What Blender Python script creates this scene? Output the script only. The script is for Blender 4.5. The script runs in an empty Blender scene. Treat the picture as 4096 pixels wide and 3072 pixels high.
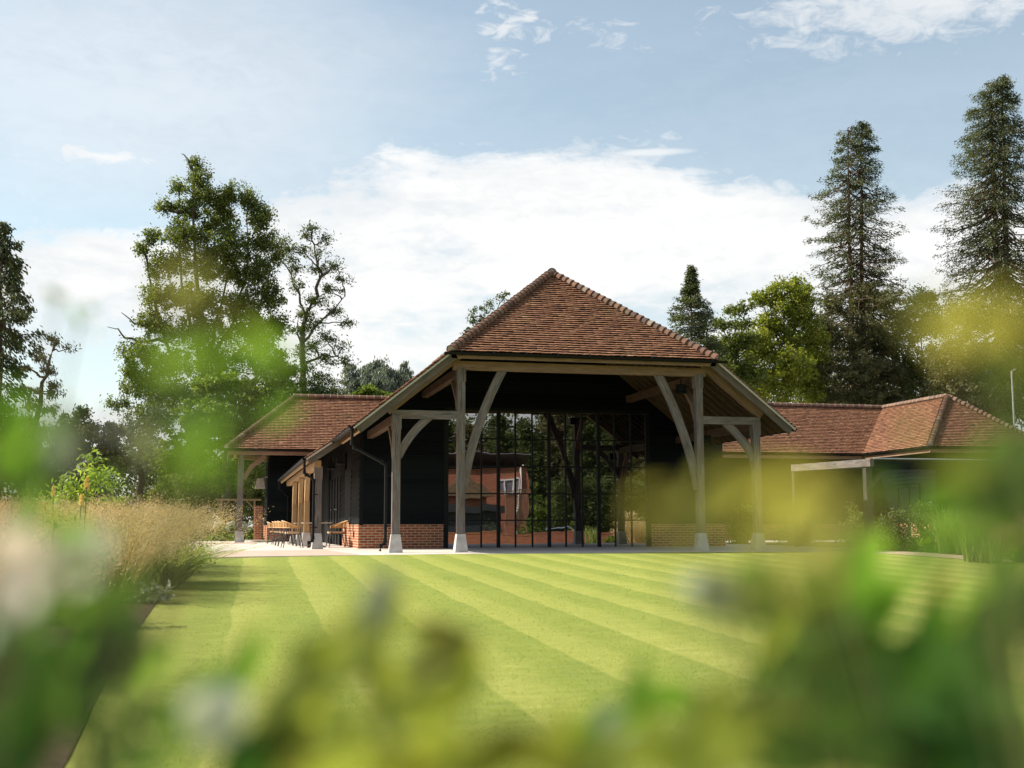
import bpy, math, random
import numpy as np
from mathutils import Vector, Matrix

S = bpy.context.scene
COL = S.collection
RNG = np.random.default_rng(7)
rnd = random.Random(11)

# ------------------------------------------------------------------ camera
FPX, YAW, PIT, ROL, HCAM = 4686.4, .2387, .1203, -.0024, .6353     # focal length in pixels of a 4096 wide frame
_cy, _sy = math.cos(YAW), math.sin(YAW)
CF = np.array([_sy*math.cos(PIT), _cy*math.cos(PIT), math.sin(PIT)])
_R = np.array([_cy, -_sy, 0.]); _U = np.cross(_R, CF)
CR = math.cos(ROL)*_R + math.sin(ROL)*_U
CU = -math.sin(ROL)*_R + math.cos(ROL)*_U
CC = np.array([0., 0., HCAM])
cd = bpy.data.cameras.new("camera"); cam = bpy.data.objects.new("camera", cd); COL.objects.link(cam)
cam.matrix_world = Matrix(((CR[0], CU[0], -CF[0], 0), (CR[1], CU[1], -CF[1], 0), (CR[2], CU[2], -CF[2], HCAM), (0, 0, 0, 1)))
cd.sensor_width = 36; cd.lens = FPX/4096*36
cd.clip_start = .05; cd.clip_end = 3000
cd.dof.use_dof = True; cd.dof.focus_distance = 33; cd.dof.aperture_fstop = 2.35
S.camera = cam

def ray(u, v): return CF + CR*(u-2048)/FPX - CU*(v-1536)/FPX        # photo pixel (4096 wide) -> direction
def atY(u, v, Y): d = ray(u, v); return CC + d*(Y/d[1])
def atX(u, v, X): d = ray(u, v); return CC + d*(X/d[0])
def zg(y): return -.022*(26-min(26, max(-20, y)))
def atG(u, v):                                                      # on the sloping lawn
    d = ray(u, v); t = (-.022*26-HCAM)/(d[2]-.022*d[1]); return CC + d*t
K2 = 4096/2212
def at2(u, v, Y): return atY(u*K2, v*K2, Y)                         # photo pixel (2212 wide)
def depth(P): return float((np.asarray(P)-CC) @ CF)
PX2 = FPX/K2

# ------------------------------------------------------------------ light
SUN = np.array([-.70, .27, .66]); SUN /= np.linalg.norm(SUN)
sd = bpy.data.lights.new("sun", 'SUN'); so = bpy.data.objects.new("sun", sd); COL.objects.link(so)
sd.energy = 5.0; sd.angle = math.radians(.53); sd.color = (1., .92, .78)
so.rotation_euler = Vector(-SUN).to_track_quat('-Z', 'Y').to_euler()
S.view_settings.view_transform = 'Standard'; S.view_settings.look = 'None'
S.view_settings.exposure = 1.0; S.view_settings.gamma = 1
S.cycles.use_denoising = True
S.cycles.max_bounces = 8; S.cycles.transparent_max_bounces = 8
S.cycles.sample_clamp_indirect = 6

class NT:                                                           # tiny node helper
    def __init__(s, tree): s.t = tree; s.n = tree.nodes; s.l = tree.links
    def new(s, t, **kw):
        n = s.n.new(t)
        for k, v in kw.items():
            if hasattr(n, k): setattr(n, k, v)
        return n
    def set(s, inp, v):
        if hasattr(v, 'is_output'): s.l.new(v, inp)
        elif v is not None: inp.default_value = v
    def math(s, op, a, b=None, c=None, clamp=False):
        n = s.new('ShaderNodeMath', operation=op, use_clamp=clamp)
        for i, x in enumerate((a, b, c)):
            if x is not None: s.set(n.inputs[i], x)
        return n.outputs[0]
    def ramp(s, f, stops, interp='LINEAR'):
        n = s.new('ShaderNodeValToRGB'); cr = n.color_ramp; cr.interpolation = interp
        while len(cr.elements) < len(stops): cr.elements.new(.5)
        for e, (p, c) in zip(cr.elements, stops):
            e.position = p; e.color = (*c, 1) if not isinstance(c, float) else (c, c, c, 1)
        s.set(n.inputs[0], f); return n.outputs[0]
    def noise(s, vec, scale, detail=4, rough=.55, dist=0.):
        n = s.new('ShaderNodeTexNoise'); s.set(n.inputs['Vector'], vec); n.inputs['Scale'].default_value = scale
        n.inputs['Detail'].default_value = detail; n.inputs['Roughness'].default_value = rough; n.inputs['Distortion'].default_value = dist
        return n.outputs['Fac']
    def mapping(s, vec, scale=(1, 1, 1), loc=(0, 0, 0), rot=(0, 0, 0)):
        n = s.new('ShaderNodeMapping'); s.set(n.inputs[0], vec)
        n.inputs['Scale'].default_value = scale; n.inputs['Location'].default_value = loc; n.inputs['Rotation'].default_value = rot
        return n.outputs[0]
    def mix(s, f, a, b, blend='MIX'):
        n = s.new('ShaderNodeMix', data_type='RGBA', blend_type=blend)
        s.set(n.inputs[0], f)
        for i, x in ((6, a), (7, b)): s.set(n.inputs[i], (*x, 1) if isinstance(x, tuple) and len(x) == 3 else x)
        return n.outputs[2]
    def bump(s, h, strength=.3, dist=.01):
        n = s.new('ShaderNodeBump'); n.inputs['Strength'].default_value = strength; n.inputs['Distance'].default_value = dist
        s.set(n.inputs['Height'], h); return n.outputs[0]
    def coord(s, which='Object'): return s.new('ShaderNodeTexCoord').outputs[which]
    def attr(s, name): return s.new('ShaderNodeAttribute', attribute_name=name).outputs['Fac']

# ------------------------------------------------------------------ sky
def azel(u, v):
    d = ray(u*K2, v*K2); d = d/np.linalg.norm(d); return math.atan2(d[0], d[1]), math.asin(d[2])
W = bpy.data.worlds.new("World"); S.world = W; W.use_nodes = True
w = NT(W.node_tree); w.n.clear()
sky = w.new('ShaderNodeTexSky', sky_type='NISHITA'); sky.sun_disc = False
sky.sun_elevation = math.asin(SUN[2]); sky.sun_rotation = math.atan2(SUN[0], SUN[1])
sky.air_density = 1.0; sky.dust_density = .6; sky.ozone_density = 1.0
g = w.coord('Generated'); sp = w.new('ShaderNodeSeparateXYZ'); w.l.new(g, sp.inputs[0])
AZ = w.math('ARCTAN2', sp.outputs[0], sp.outputs[1]); EL = w.math('ARCSINE', sp.outputs[2])
cmb = w.new('ShaderNodeCombineXYZ'); w.l.new(AZ, cmb.inputs[0]); w.l.new(EL, cmb.inputs[1]); cv = cmb.outputs[0]
nA = w.noise(w.mapping(cv, (1, 2.6, 1)), 7, 7, .6, .35)
nB = w.noise(w.mapping(cv, (1.6, 3.4, 1), rot=(0, 0, .18)), 22, 6, .65, .6)
nC = w.noise(w.mapping(cv, (.6, 2.2, 1), (3, 1, 0), rot=(0, 0, -.12)), 6, 5, .6, .3)
nn = w.math('ADD', w.math('MULTIPLY', w.math('SUBTRACT', nA, .5), .13), w.math('MULTIPLY', w.math('SUBTRACT', nB, .5), .06))
top = [(-900, 440), (-300, 470), (0, 462), (100, 455), (250, 465), (380, 470), (555, 455), (600, 395), (680, 366), (800, 340), (880, 312),
       (980, 300), (1100, 290), (1250, 294), (1380, 306), (1520, 330), (1640, 358), (1740, 390), (1850, 408), (1930, 395), (2020, 360), (2212, 345), (2600, 420)]
A0, A1, E0, E1 = -1.0, 1.2, 0., .6
fc = w.new('ShaderNodeFloatCurve'); cur = fc.mapping.curves[0]
pts = [(0., .35)] + [((azel(u, v)[0]-A0)/(A1-A0), (azel(u, v)[1]-E0)/(E1-E0)) for u, v in top] + [(1., .4)]
while len(cur.points) < len(pts): cur.points.new(.5, .5)
for p, q in zip(cur.points, pts): p.location = q; p.handle_type = 'AUTO_CLAMPED'
fc.mapping.update()
w.l.new(w.math('DIVIDE', w.math('SUBTRACT', AZ, A0), A1-A0, clamp=True), fc.inputs['Value'])
ELT = w.math('MULTIPLY', fc.outputs[0], E1-E0)
def sstep(x, a, b):
    n = w.new('ShaderNodeMapRange', interpolation_type='SMOOTHSTEP'); w.set(n.inputs[0], x)
    n.inputs[1].default_value = a; n.inputs[2].default_value = b; return n.outputs[0]
bank = sstep(w.math('ADD', w.math('SUBTRACT', ELT, EL), nn), -.012, .036)
thin = w.math('MULTIPLY', sstep(w.math('ADD', nC, w.math('MULTIPLY', nB, .25)), .57, .80), .55)  # thin grey-blue gaps inside the bank
thin = w.math('MULTIPLY', thin, sstep(w.math('SUBTRACT', ELT, EL), .03, .12))
bank = w.math('MULTIPLY', bank, w.math('SUBTRACT', 1., thin))
def wisp(u, v, ru, rv, tilt, gain, lo, hi, nz):
    a, e = azel(u, v); m = w.mapping(cv, (1, 1, 1), (-a, -e, 0)); m = w.mapping(m, (PX2/ru, PX2/rv, 0), rot=(0, 0, tilt))
    ln = w.new('ShaderNodeVectorMath', operation='LENGTH'); w.l.new(m, ln.inputs[0])
    x = w.math('ADD', w.math('SUBTRACT', 1., ln.outputs['Value']), w.math('MULTIPLY', w.math('SUBTRACT', nz, .5), gain))
    return sstep(x, lo, hi)
ws = [w.math('MULTIPLY', wisp(215, 336, 270, 36, -.10, 2.2, .0, 1.1, nB), .95),
      w.math('MULTIPLY', wisp(1110, 45, 150, 70, 0, 3.6, .1, 1.3, nB), .85),
      w.math('MULTIPLY', wisp(1085, 140, 90, 60, 0, 3.6, .1, 1.4, nB), .8),
      w.math('MULTIPLY', wisp(1300, 65, 190, 80, 0, 3.8, .2, 1.6, nB), .6),
      w.math('MULTIPLY', wisp(1990, 5, 520, 110, 0, 2.2, -.1, 1.0, nB), .85),
      w.math('MULTIPLY', wisp(300, 190, 1000, 420, 0, 1.0, -.3, .9, nC), .58),
      w.math('MULTIPLY', wisp(1400, 330, 170, 14, 0, 1.2, .0, .8, nA), .8)]
m = bank
for x in ws: m = w.math('MAXIMUM', m, x)
hz = w.math('MULTIPLY', sstep(EL, .9, -.05), .36)
high = w.math('MULTIPLY', sstep(EL, .45, .75), w.math('MULTIPLY', sstep(nA, .42, .62), .8))
m = w.math('MAXIMUM', w.math('MAXIMUM', m, high), hz)
cc = w.mix(w.math('MULTIPLY', sstep(w.math('ADD', w.math('MULTIPLY', nC, .7), w.math('MULTIPLY', nB, .3)), .40, .64), .75), (6.05, 6.05, 6.0), (4.7, 4.95, 5.15))
skyc = w.mix(1., sky.outputs[0], (1.20, 1.17, .98), 'MULTIPLY')
bg = w.new('ShaderNodeBackground'); bg.inputs[1].default_value = .085
w.l.new(w.mix(m, skyc, cc), bg.inputs[0])
wo = w.new('ShaderNodeOutputWorld'); w.l.new(bg.outputs[0], wo.inputs[0])

# ------------------------------------------------------------------ materials
def mat(name):
    m = bpy.data.materials.new(name); m.use_nodes = True; k = NT(m.node_tree); k.n.clear()
    out = k.new('ShaderNodeOutputMaterial'); b = k.new('ShaderNodeBsdfPrincipled'); k.l.new(b.outputs[0], out.inputs[0])
    return m, k, b, out
def plain(name, c, rough=.6, spec=.4, metal=0., var=.25, scale=6, bump=.1):
    m, k, b, o = mat(name); co = k.coord()
    f = k.noise(co, scale, 5, .6)
    k.set(b.inputs['Base Color'], k.ramp(f, [(.25, tuple(x*(1-var) for x in c)), (.75, tuple(min(1, x*(1+var)) for x in c))]))
    b.inputs['Roughness'].default_value = rough; b.inputs['Specular IOR Level'].default_value = spec; b.inputs['Metallic'].default_value = metal
    k.l.new(k.bump(k.noise(co, scale*9, 4), bump, .01), b.inputs['Normal'])
    return m
def oak(name, dark, mid, light, warm, warmth, rough=.8):
    m, k, b, o = mat(name); uv = k.coord('UV')
    gr = k.noise(k.mapping(uv, (34, 1.1, 1)), 2.2, 6, .62, .6)
    fine = k.noise(k.mapping(uv, (160, 3.5, 1)), 2.0, 3, .6)
    big = k.noise(k.mapping(uv, (5, .9, 1)), 1.6, 4, .6)
    c = k.ramp(k.math('ADD', k.math('MULTIPLY', gr, .62), k.math('MULTIPLY', big, .38)), [(.30, dark), (.5, mid), (.68, light)])
    c = k.mix(k.math('MULTIPLY', k.ramp(k.noise(k.mapping(uv, (7, 1.6, 1), (5, 9, 0)), 1.3, 5, .65), [(.40, 0.), (.68, 1.)]), warmth), c, warm)
    crack = k.ramp(k.noise(k.mapping(uv, (26, .5, 1), (1, 4, 0)), 2.4, 2, .5, .4), [(.315, 1.), (.345, 0.)])
    c = k.mix(k.math('MULTIPLY', crack, .8), c, tuple(x*.25 for x in dark))
    c = k.mix(.35, c, k.ramp(fine, [(.3, .45), (.7, 1.)]), 'MULTIPLY')
    k.set(b.inputs['Base Color'], c); b.inputs['Roughness'].default_value = rough; b.inputs['Specular IOR Level'].default_value = .25
    k.l.new(k.bump(k.math('ADD', gr, k.math('MULTIPLY', fine, .5)), .35, .008), b.inputs['Normal'])
    return m
M = {}
M['oak_grey'] = oak('weathered_oak', (.040, .036, .038), (.125, .115, .117), (.29, .27, .272), (.23, .15, .09), .5)
M['oak_warm'] = oak('sheltered_oak', (.12, .068, .042), (.225, .135, .082), (.33, .22, .145), (.20, .15, .125), .5)
M['oak_fresh'] = oak('fresh_oak', (.26, .155, .07), (.40, .255, .125), (.52, .36, .2), (.30, .22, .14), .3)
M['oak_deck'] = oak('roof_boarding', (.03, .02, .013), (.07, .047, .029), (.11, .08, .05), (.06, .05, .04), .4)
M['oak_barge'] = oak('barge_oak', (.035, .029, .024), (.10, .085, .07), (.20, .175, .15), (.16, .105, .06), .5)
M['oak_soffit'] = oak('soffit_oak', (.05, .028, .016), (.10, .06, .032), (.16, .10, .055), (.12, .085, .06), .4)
M['oak_dark'] = oak('dark_stained_oak', (.02, .018, .016), (.055, .048, .042), (.11, .10, .09), (.07, .055, .04), .4)
M['stone'] = plain('staddle_stone', (.42, .405, .385), .85, .2, var=.3, scale=4, bump=.25)
M['black_metal'] = plain('black_painted_metal', (.006, .0065, .007), .55, .16, var=.2)
M['undercloak'] = plain('cream_undercloak', (.40, .375, .32), .9, .1, var=.12)
M['mortar'] = plain('lime_mortar', (.34, .31, .27), .95, .1, var=.25, scale=20)
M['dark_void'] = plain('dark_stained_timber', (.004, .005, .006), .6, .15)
M['soil'] = plain('garden_soil', (.06, .04, .028), .95, .1, var=.6, scale=9, bump=.8)
M['white_paint'] = plain('white_paint', (.75, .75, .73), .5, .4, var=.06)
M['steel'] = plain('grey_steel', (.42, .43, .43), .4, .5, metal=.6, var=.1)
M['slate'] = plain('purple_slate', (.16, .14, .17), .5, .5, var=.3, scale=3)
M['concrete'] = plain('rough_concrete', (.36, .32, .27), .9, .1, var=.3)
M['rattan'] = plain('woven_rattan', (.47, .27, .11), .55, .35, var=.22, scale=30, bump=.3)
M['cushion'] = plain('tan_seat_fabric', (.50, .33, .19), .9, .1, var=.1, scale=40)
M['leg_metal'] = plain('charcoal_powder_coat', (.030, .034, .040), .45, .45, var=.1)
M['table_wood'] = plain('table_top_wood', (.38, .28, .2), .35, .5, var=.2, scale=5)
M['bark'] = plain('tree_bark', (.085, .068, .052), .95, .1, var=.5, scale=3, bump=.8)
M['bark_red'] = plain('cypress_bark', (.10, .066, .048), .95, .1, var=.5, scale=3, bump=.8)
M['stem'] = plain('plant_stem', (.12, .12, .045), .7, .3, var=.3, scale=12)

def boards_mat():
    m, k, b, o = mat('black_weatherboard'); uv = k.coord('UV'); t = k.attr('tint')
    gr = k.noise(k.mapping(uv, (60, 1.5, 1)), 2, 5, .6, .5)
    c = k.ramp(k.math('ADD', k.math('MULTIPLY', gr, .6), k.math('MULTIPLY', t, .4)), [(.2, (.0030, .0045, .0055)), (.8, (.009, .012, .0135))])
    k.set(b.inputs['Base Color'], c); b.inputs['Roughness'].default_value = .45; b.inputs['Specular IOR Level'].default_value = .07
    k.l.new(k.bump(gr, .35, .006), b.inputs['Normal']); return m
M['boards'] = boards_mat()
def tile_mat(name, cs):
    m, k, b, o = mat(name); t = k.attr('tint'); co = k.coord()
    c = k.ramp(t, [(.0, cs[0]), (.28, cs[1]), (.6, cs[2]), (.85, cs[3]), (1., cs[4])])
    f = k.noise(co, 16, 5, .65)
    c = k.mix(.55, c, k.ramp(f, [(.25, .5), (.75, 1.25)]), 'MULTIPLY')
    li = k.ramp(k.noise(co, 1.1, 5, .7), [(.54, 0.), (.70, 1.)])
    c = k.mix(k.math('MULTIPLY', k.math('MULTIPLY', li, k.ramp(f, [(.45, 0.), (.6, 1.)])), .55), c, (.23, .21, .10))
    k.set(b.inputs['Base Color'], c); b.inputs['Roughness'].default_value = .82; b.inputs['Specular IOR Level'].default_value = .28
    k.l.new(k.bump(k.noise(co, 60, 4), .4, .006), b.inputs['Normal']); return m
M['tile'] = tile_mat('clay_roof_tile', [(.11, .060, .043), (.205, .095, .057), (.275, .132, .073), (.35, .188, .108), (.44, .29, .185)])
M['old_tile'] = plain('mossy_old_tiles', (.075, .055, .032), .9, .1, var=.5, scale=5)
M['ridge'] = tile_mat('clay_ridge_tile', [(.095, .058, .045), (.135, .078, .055), (.18, .092, .06), (.21, .125, .085), (.25, .185, .14)])
def brick_mat(name, a, b_, mo, bw=.225, rh=.075, ms=.011):
    m, k, b, o = mat(name); uv = k.coord('UV')
    n = k.new('ShaderNodeTexBrick'); k.l.new(uv, n.inputs['Vector'])
    n.offset = .5; n.inputs['Scale'].default_value = 1; n.inputs['Brick Width'].default_value = bw; n.inputs['Row Height'].default_value = rh
    n.inputs['Mortar Size'].default_value = ms; n.inputs['Mortar Smooth'].default_value = .2; n.inputs['Bias'].default_value = 0
    n.inputs['Color1'].default_value = (*a, 1); n.inputs['Color2'].default_value = (*b_, 1); n.inputs['Mortar'].default_value = (*mo, 1)
    f = k.noise(uv, 14, 5, .65); f2 = k.noise(uv, 90, 3, .6)
    c = k.mix(.6, n.outputs['Color'], k.ramp(k.math('ADD', k.math('MULTIPLY', f, .6), k.math('MULTIPLY', f2, .4)), [(.3, .55), (.7, 1.25)]), 'MULTIPLY')
    c = k.mix(k.ramp(k.noise(uv, 3.1, 4, .7), [(.62, 0.), (.8, .35)]), c, (.30, .22, .17))
    k.set(b.inputs['Base Color'], c); b.inputs['Roughness'].default_value = .9; b.inputs['Specular IOR Level'].default_value = .15
    k.l.new(k.bump(k.math('ADD', k.math('MULTIPLY', n.outputs['Fac'], -1.), k.math('MULTIPLY', f2, .3)), .6, .006), b.inputs['Normal']); return m
M['brick'] = brick_mat('red_brick', (.36, .115, .055), (.20, .058, .033), (.46, .36, .24))
M['brick_old'] = brick_mat('garden_brick', (.40, .115, .06), (.26, .072, .04), (.38, .26, .19))
def paving(name, a, b_, mo, bw, rh, ms):
    m, k, b, o = mat(name); co = k.coord()
    n = k.new('ShaderNodeTexBrick'); k.l.new(co, n.inputs['Vector'])
    n.inputs['Scale'].default_value = 1; n.inputs['Brick Width'].default_value = bw; n.inputs['Row Height'].default_value = rh
    n.inputs['Mortar Size'].default_value = ms; n.inputs['Mortar Smooth'].default_value = .3
    n.inputs['Color1'].default_value = (*a, 1); n.inputs['Color2'].default_value = (*b_, 1); n.inputs['Mortar'].default_value = (*mo, 1)
    c = k.mix(.5, n.outputs['Color'], k.ramp(k.noise(co, 2.3, 6, .65), [(.3, .72), (.7, 1.1)]), 'MULTIPLY')
    k.set(b.inputs['Base Color'], c); b.inputs['Roughness'].default_value = .62; b.inputs['Specular IOR Level'].default_value = .35
    k.l.new(k.bump(k.noise(co, 40, 4), .15, .005), b.inputs['Normal']); return m
M['slab'] = paving('sandstone_slabs', (.63, .55, .49), (.56, .50, .46), (.38, .34, .30), .9, .6, .008)
M['paver'] = paving('pink_brick_pavers', (.56, .40, .325), (.50, .35, .285), (.36, .27, .22), .21, .07, .006)
M['gravel'] = plain('buff_gravel_path', (.36, .27, .19), .95, .1, var=.3, scale=14, bump=.4)
def glass_mat():
    m, k, b, o = mat('mirror_dark_glass'); co = k.coord()
    b.inputs['Base Color'].default_value = (.004, .005, .006, 1); b.inputs['Roughness'].default_value = .0; b.inputs['IOR'].default_value = 1.5
    gl = k.new('ShaderNodeBsdfGlossy'); gl.inputs['Color'].default_value = (.66, .63, .65, 1); gl.inputs['Roughness'].default_value = 0.
    nrm = k.bump(k.noise(k.mapping(co, (1, 1, .5)), 1.3, 2, .4), .10, .02)
    k.l.new(nrm, gl.inputs['Normal'])
    mx = k.new('ShaderNodeMixShader'); mx.inputs[0].default_value = .52
    k.l.new(b.outputs[0], mx.inputs[1]); k.l.new(gl.outputs[0], mx.inputs[2]); k.l.new(mx.outputs[0], o.inputs[0]); return m
M['glass'] = glass_mat()
def leafmat(name, dark, light, trans=.35, rough=.55, spec=.3, tcol=None):
    m, k, b, o = mat(name); t = k.attr('tint')
    c = k.ramp(t, [(.0, dark), (1., light)])
    k.set(b.inputs['Base Color'], c); b.inputs['Roughness'].default_value = rough; b.inputs['Specular IOR Level'].default_value = spec
    tr = k.new('ShaderNodeBsdfTranslucent')
    tc = tcol or (1.25, 1.3, .55)
    k.set(tr.inputs['Color'], k.mix(1., c, tc, 'MULTIPLY'))
    mx = k.new('ShaderNodeMixShader'); mx.inputs[0].default_value = trans
    k.l.new(b.outputs[0], mx.inputs[1]); k.l.new(tr.outputs[0], mx.inputs[2]); k.l.new(mx.outputs[0], o.inputs[0]); return m
M['lf_mid'] = leafmat('broad_leaves', (.055, .085, .020), (.20, .225, .052), .42)
M['lf_dark'] = leafmat('dark_leaves', (.030, .050, .018), (.11, .135, .036), .36)
M['lf_yel'] = leafmat('yellow_green_leaves', (.11, .15, .02), (.33, .33, .055), .5)
M['lf_silver'] = leafmat('silver_leaves', (.085, .11, .085), (.23, .26, .215), .2)
M['lf_con'] = leafmat('conifer_needles', (.026, .042, .019), (.115, .13, .048), .3)
M['lf_con_old'] = leafmat('grey_conifer_needles', (.05, .055, .024), (.19, .17, .08), .3)
M['lf_green'] = leafmat('fresh_green_leaves', (.055, .10, .016), (.19, .25, .04), .42)
M['lf_lime'] = leafmat('lime_leaves', (.17, .26, .04), (.42, .50, .10), .45)
M['gr_gold'] = leafmat('golden_grass', (.34, .235, .105), (.76, .60, .36), .38, .7, .2, (1.1, 1.0, .8))
M['gr_straw'] = leafmat('greenish_straw_grass', (.20, .18, .06), (.56, .47, .23), .38, .7, .2, (1.1, 1.0, .8))
M['gr_green'] = leafmat('green_blades', (.11, .17, .05), (.42, .47, .19), .45)
M['lf_sage'] = leafmat('grey_green_leaves', (.15, .18, .115), (.40, .43, .34), .2)
M['petal'] = leafmat('white_petals', (.50, .53, .38), (.80, .80, .68), .3, .7, .2, (1., 1., .9))
M['petal_pink'] = leafmat('pale_pink_petals', (.62, .55, .46), (.80, .74, .66), .45, .6, .2, (1., .96, .9))
M['petal_gold'] = leafmat('yellow_flowers', (.70, .50, .16), (.85, .70, .32), .3, .7, .2, (1., .9, .6))
M['fg_dark'] = leafmat('dark_shrub_leaves', (.022, .075, .020), (.08, .17, .036), .42, .5, .15)
M['fg_mid'] = leafmat('green_shrub_leaves', (.09, .20, .035), (.23, .37, .075), .55, .5, .15)
M['fg_yel'] = leafmat('yellow_shrub_leaves', (.40, .40, .10), (.62, .58, .19), .6, .5, .2, (1.15, 1.08, .5))
M['fg_olive'] = leafmat('olive_shrub_leaves', (.16, .195, .04), (.36, .385, .10), .55, .5, .15)

# ------------------------------------------------------------------ builders
def link(o, parent=None):
    COL.objects.link(o)
    if parent is not None: o.parent = parent
    return o
def tag(o, label=None, cat=None, group=None, kind=None):
    if label: o['label'] = label
    if cat: o['category'] = cat
    if group: o['group'] = group
    if kind: o['kind'] = kind
    return o
def empty(name, loc, label, cat, group=None):
    o = bpy.data.objects.new(name, None); o.location = [float(x) for x in loc]; o.empty_display_size = .2
    link(o); return tag(o, label, cat, group)
def mesh_np(name, V, F, mats, parent=None, tint=None, smooth=False):
    """V (n,3) world coordinates, F (m,k) one face size, as one object (origin at its parent's)"""
    V = np.asarray(V, float); F = np.asarray(F, np.int32)
    if parent is not None: V = V - np.array(wloc(parent))
    me = bpy.data.meshes.new(name); nf, k = F.shape
    me.vertices.add(len(V)); me.vertices.foreach_set('co', V.ravel())
    me.loops.add(nf*k); me.loops.foreach_set('vertex_index', F.ravel())
    me.polygons.add(nf); me.polygons.foreach_set('loop_start', np.arange(nf, dtype=np.int32)*k)
    me.polygons.foreach_set('loop_total', np.full(nf, k, np.int32))
    if smooth: me.polygons.foreach_set('use_smooth', np.ones(nf, bool))
    if tint is not None:
        a = me.attributes.new('tint', 'FLOAT', 'FACE'); a.data.foreach_set('value', np.clip(tint, 0, 1).astype(np.float32))
    me.update(calc_edges=True)
    for mm in (mats if isinstance(mats, (list, tuple)) else [mats]): me.materials.append(mm)
    return link(bpy.data.objects.new(name, me), parent)
def wloc(o):
    x = np.zeros(3)
    while o is not None: x = x + np.array(o.location); o = o.parent
    return x
class MB:
    def __init__(s): s.V = []; s.F = []; s.UV = []; s.T = []; s.MI = []
    def face(s, vs, uv=None, t=None, mi=0):
        i = len(s.V); s.V += [tuple(float(c) for c in v) for v in vs]; s.F.append(tuple(range(i, i+len(vs))))
        if uv is None:
            a = np.array(vs[0], float); e = np.array(vs[1], float)-a; L = np.linalg.norm(e) or 1; e = e/L
            n = np.cross(e, np.array(vs[-1], float)-a); ln = np.linalg.norm(n) or 1; f = np.cross(n/ln, e)
            uv = [((np.array(p)-a) @ e, (np.array(p)-a) @ f) for p in vs]
        s.UV += uv; s.T.append(rnd.random() if t is None else t); s.MI.append(mi)
    def bar(s, p0, p1, wd, dp, up=(0, 0, 1), mi=0, w1=None, d1=None):
        """timber from p0 to p1; wd across, dp along 'up'; uv v runs along the grain"""
        p0 = np.array(p0, float); p1 = np.array(p1, float); s.sweep([p0, p1], wd, dp, up, mi, w1, d1)
    def sweep(s, P, wd, dp, up=(0, 0, 1), mi=0, w1=None, d1=None):
        P = [np.array(p, float) for p in P]; n = len(P); up = np.array(up, float); rings = []; L = [0]
        for i in range(1, n): L.append(L[-1]+np.linalg.norm(P[i]-P[i-1]))
        for i in range(n):
            d = P[min(i+1, n-1)]-P[max(i-1, 0)]; d = d/np.linalg.norm(d)
            a = np.cross(d, up); a = a/np.linalg.norm(a); b = np.cross(a, d); f = L[i]/L[-1]
            ww = wd if w1 is None else wd+(w1-wd)*f; dd = dp if d1 is None else dp+(d1-dp)*f
            rings.append([P[i]+a*sx*ww/2+b*sy*dd/2 for sx, sy in ((-1, -1), (1, -1), (1, 1), (-1, 1))])
        off = (rnd.random()*40, rnd.random()*40); per = [0, wd, wd+dp, 2*wd+dp, 2*wd+2*dp]; t = rnd.random()
        for i in range(n-1):
            for k in range(4):
                k2 = (k+1) % 4
                s.face([rings[i][k], rings[i][k2], rings[i+1][k2], rings[i+1][k]],
                       [(per[k]+off[0], L[i]+off[1]), (per[k+1]+off[0], L[i]+off[1]), (per[k+1]+off[0], L[i+1]+off[1]), (per[k]+off[0], L[i+1]+off[1])], t, mi)
        s.face(rings[0][::-1], [(off[0], off[1]), (off[0]+wd, off[1]), (off[0]+wd, off[1]+.02), (off[0], off[1]+.02)], t, mi)
        s.face(rings[-1], [(off[0], off[1]), (off[0]+wd, off[1]), (off[0]+wd, off[1]+.02), (off[0], off[1]+.02)], t, mi)
    def box(s, c0, c1, mi=0, t=None):
        x0, y0, z0 = c0; x1, y1, z1 = c1; t = rnd.random() if t is None else t
        P = lambda *a: [np.array(p, float) for p in a]
        for q, ax in (((0, 0, 0), (1, 0, 0), (1, 0, 1), (0, 0, 1)), 0), (((1, 1, 0), (0, 1, 0), (0, 1, 1), (1, 1, 1)), 0), (((0, 1, 0), (0, 0, 0), (0, 0, 1), (0, 1, 1)), 1), \
                     (((1, 0, 0), (1, 1, 0), (1, 1, 1), (1, 0, 1)), 1), (((0, 0, 1), (1, 0, 1), (1, 1, 1), (0, 1, 1)), 2), (((0, 1, 0), (1, 1, 0), (1, 0, 0), (0, 0, 0)), 2):
            vs = [((x1 if a else x0), (y1 if b else y0), (z1 if c else z0)) for a, b, c in q]
            uv = [((v[0], v[2]) if ax == 0 else (v[1], v[2]) if ax == 1 else (v[0], v[1])) for v in vs]
            s.face(vs, uv, t, mi)
    def frustum(s, c, z0, z1, a0, b0, a1, b1, mi=0):
        t = rnd.random()
        lo = [(c[0]+sx*a0/2, c[1]+sy*b0/2, z0) for sx, sy in ((-1, -1), (1, -1), (1, 1), (-1, 1))]
        hi = [(c[0]+sx*a1/2, c[1]+sy*b1/2, z1) for sx, sy in ((-1, -1), (1, -1), (1, 1), (-1, 1))]
        for k in range(4): s.face([lo[k], lo[(k+1) % 4], hi[(k+1) % 4], hi[k]], None, t, mi)
        s.face(hi, None, t, mi); s.face(lo[::-1], None, t, mi)
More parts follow.
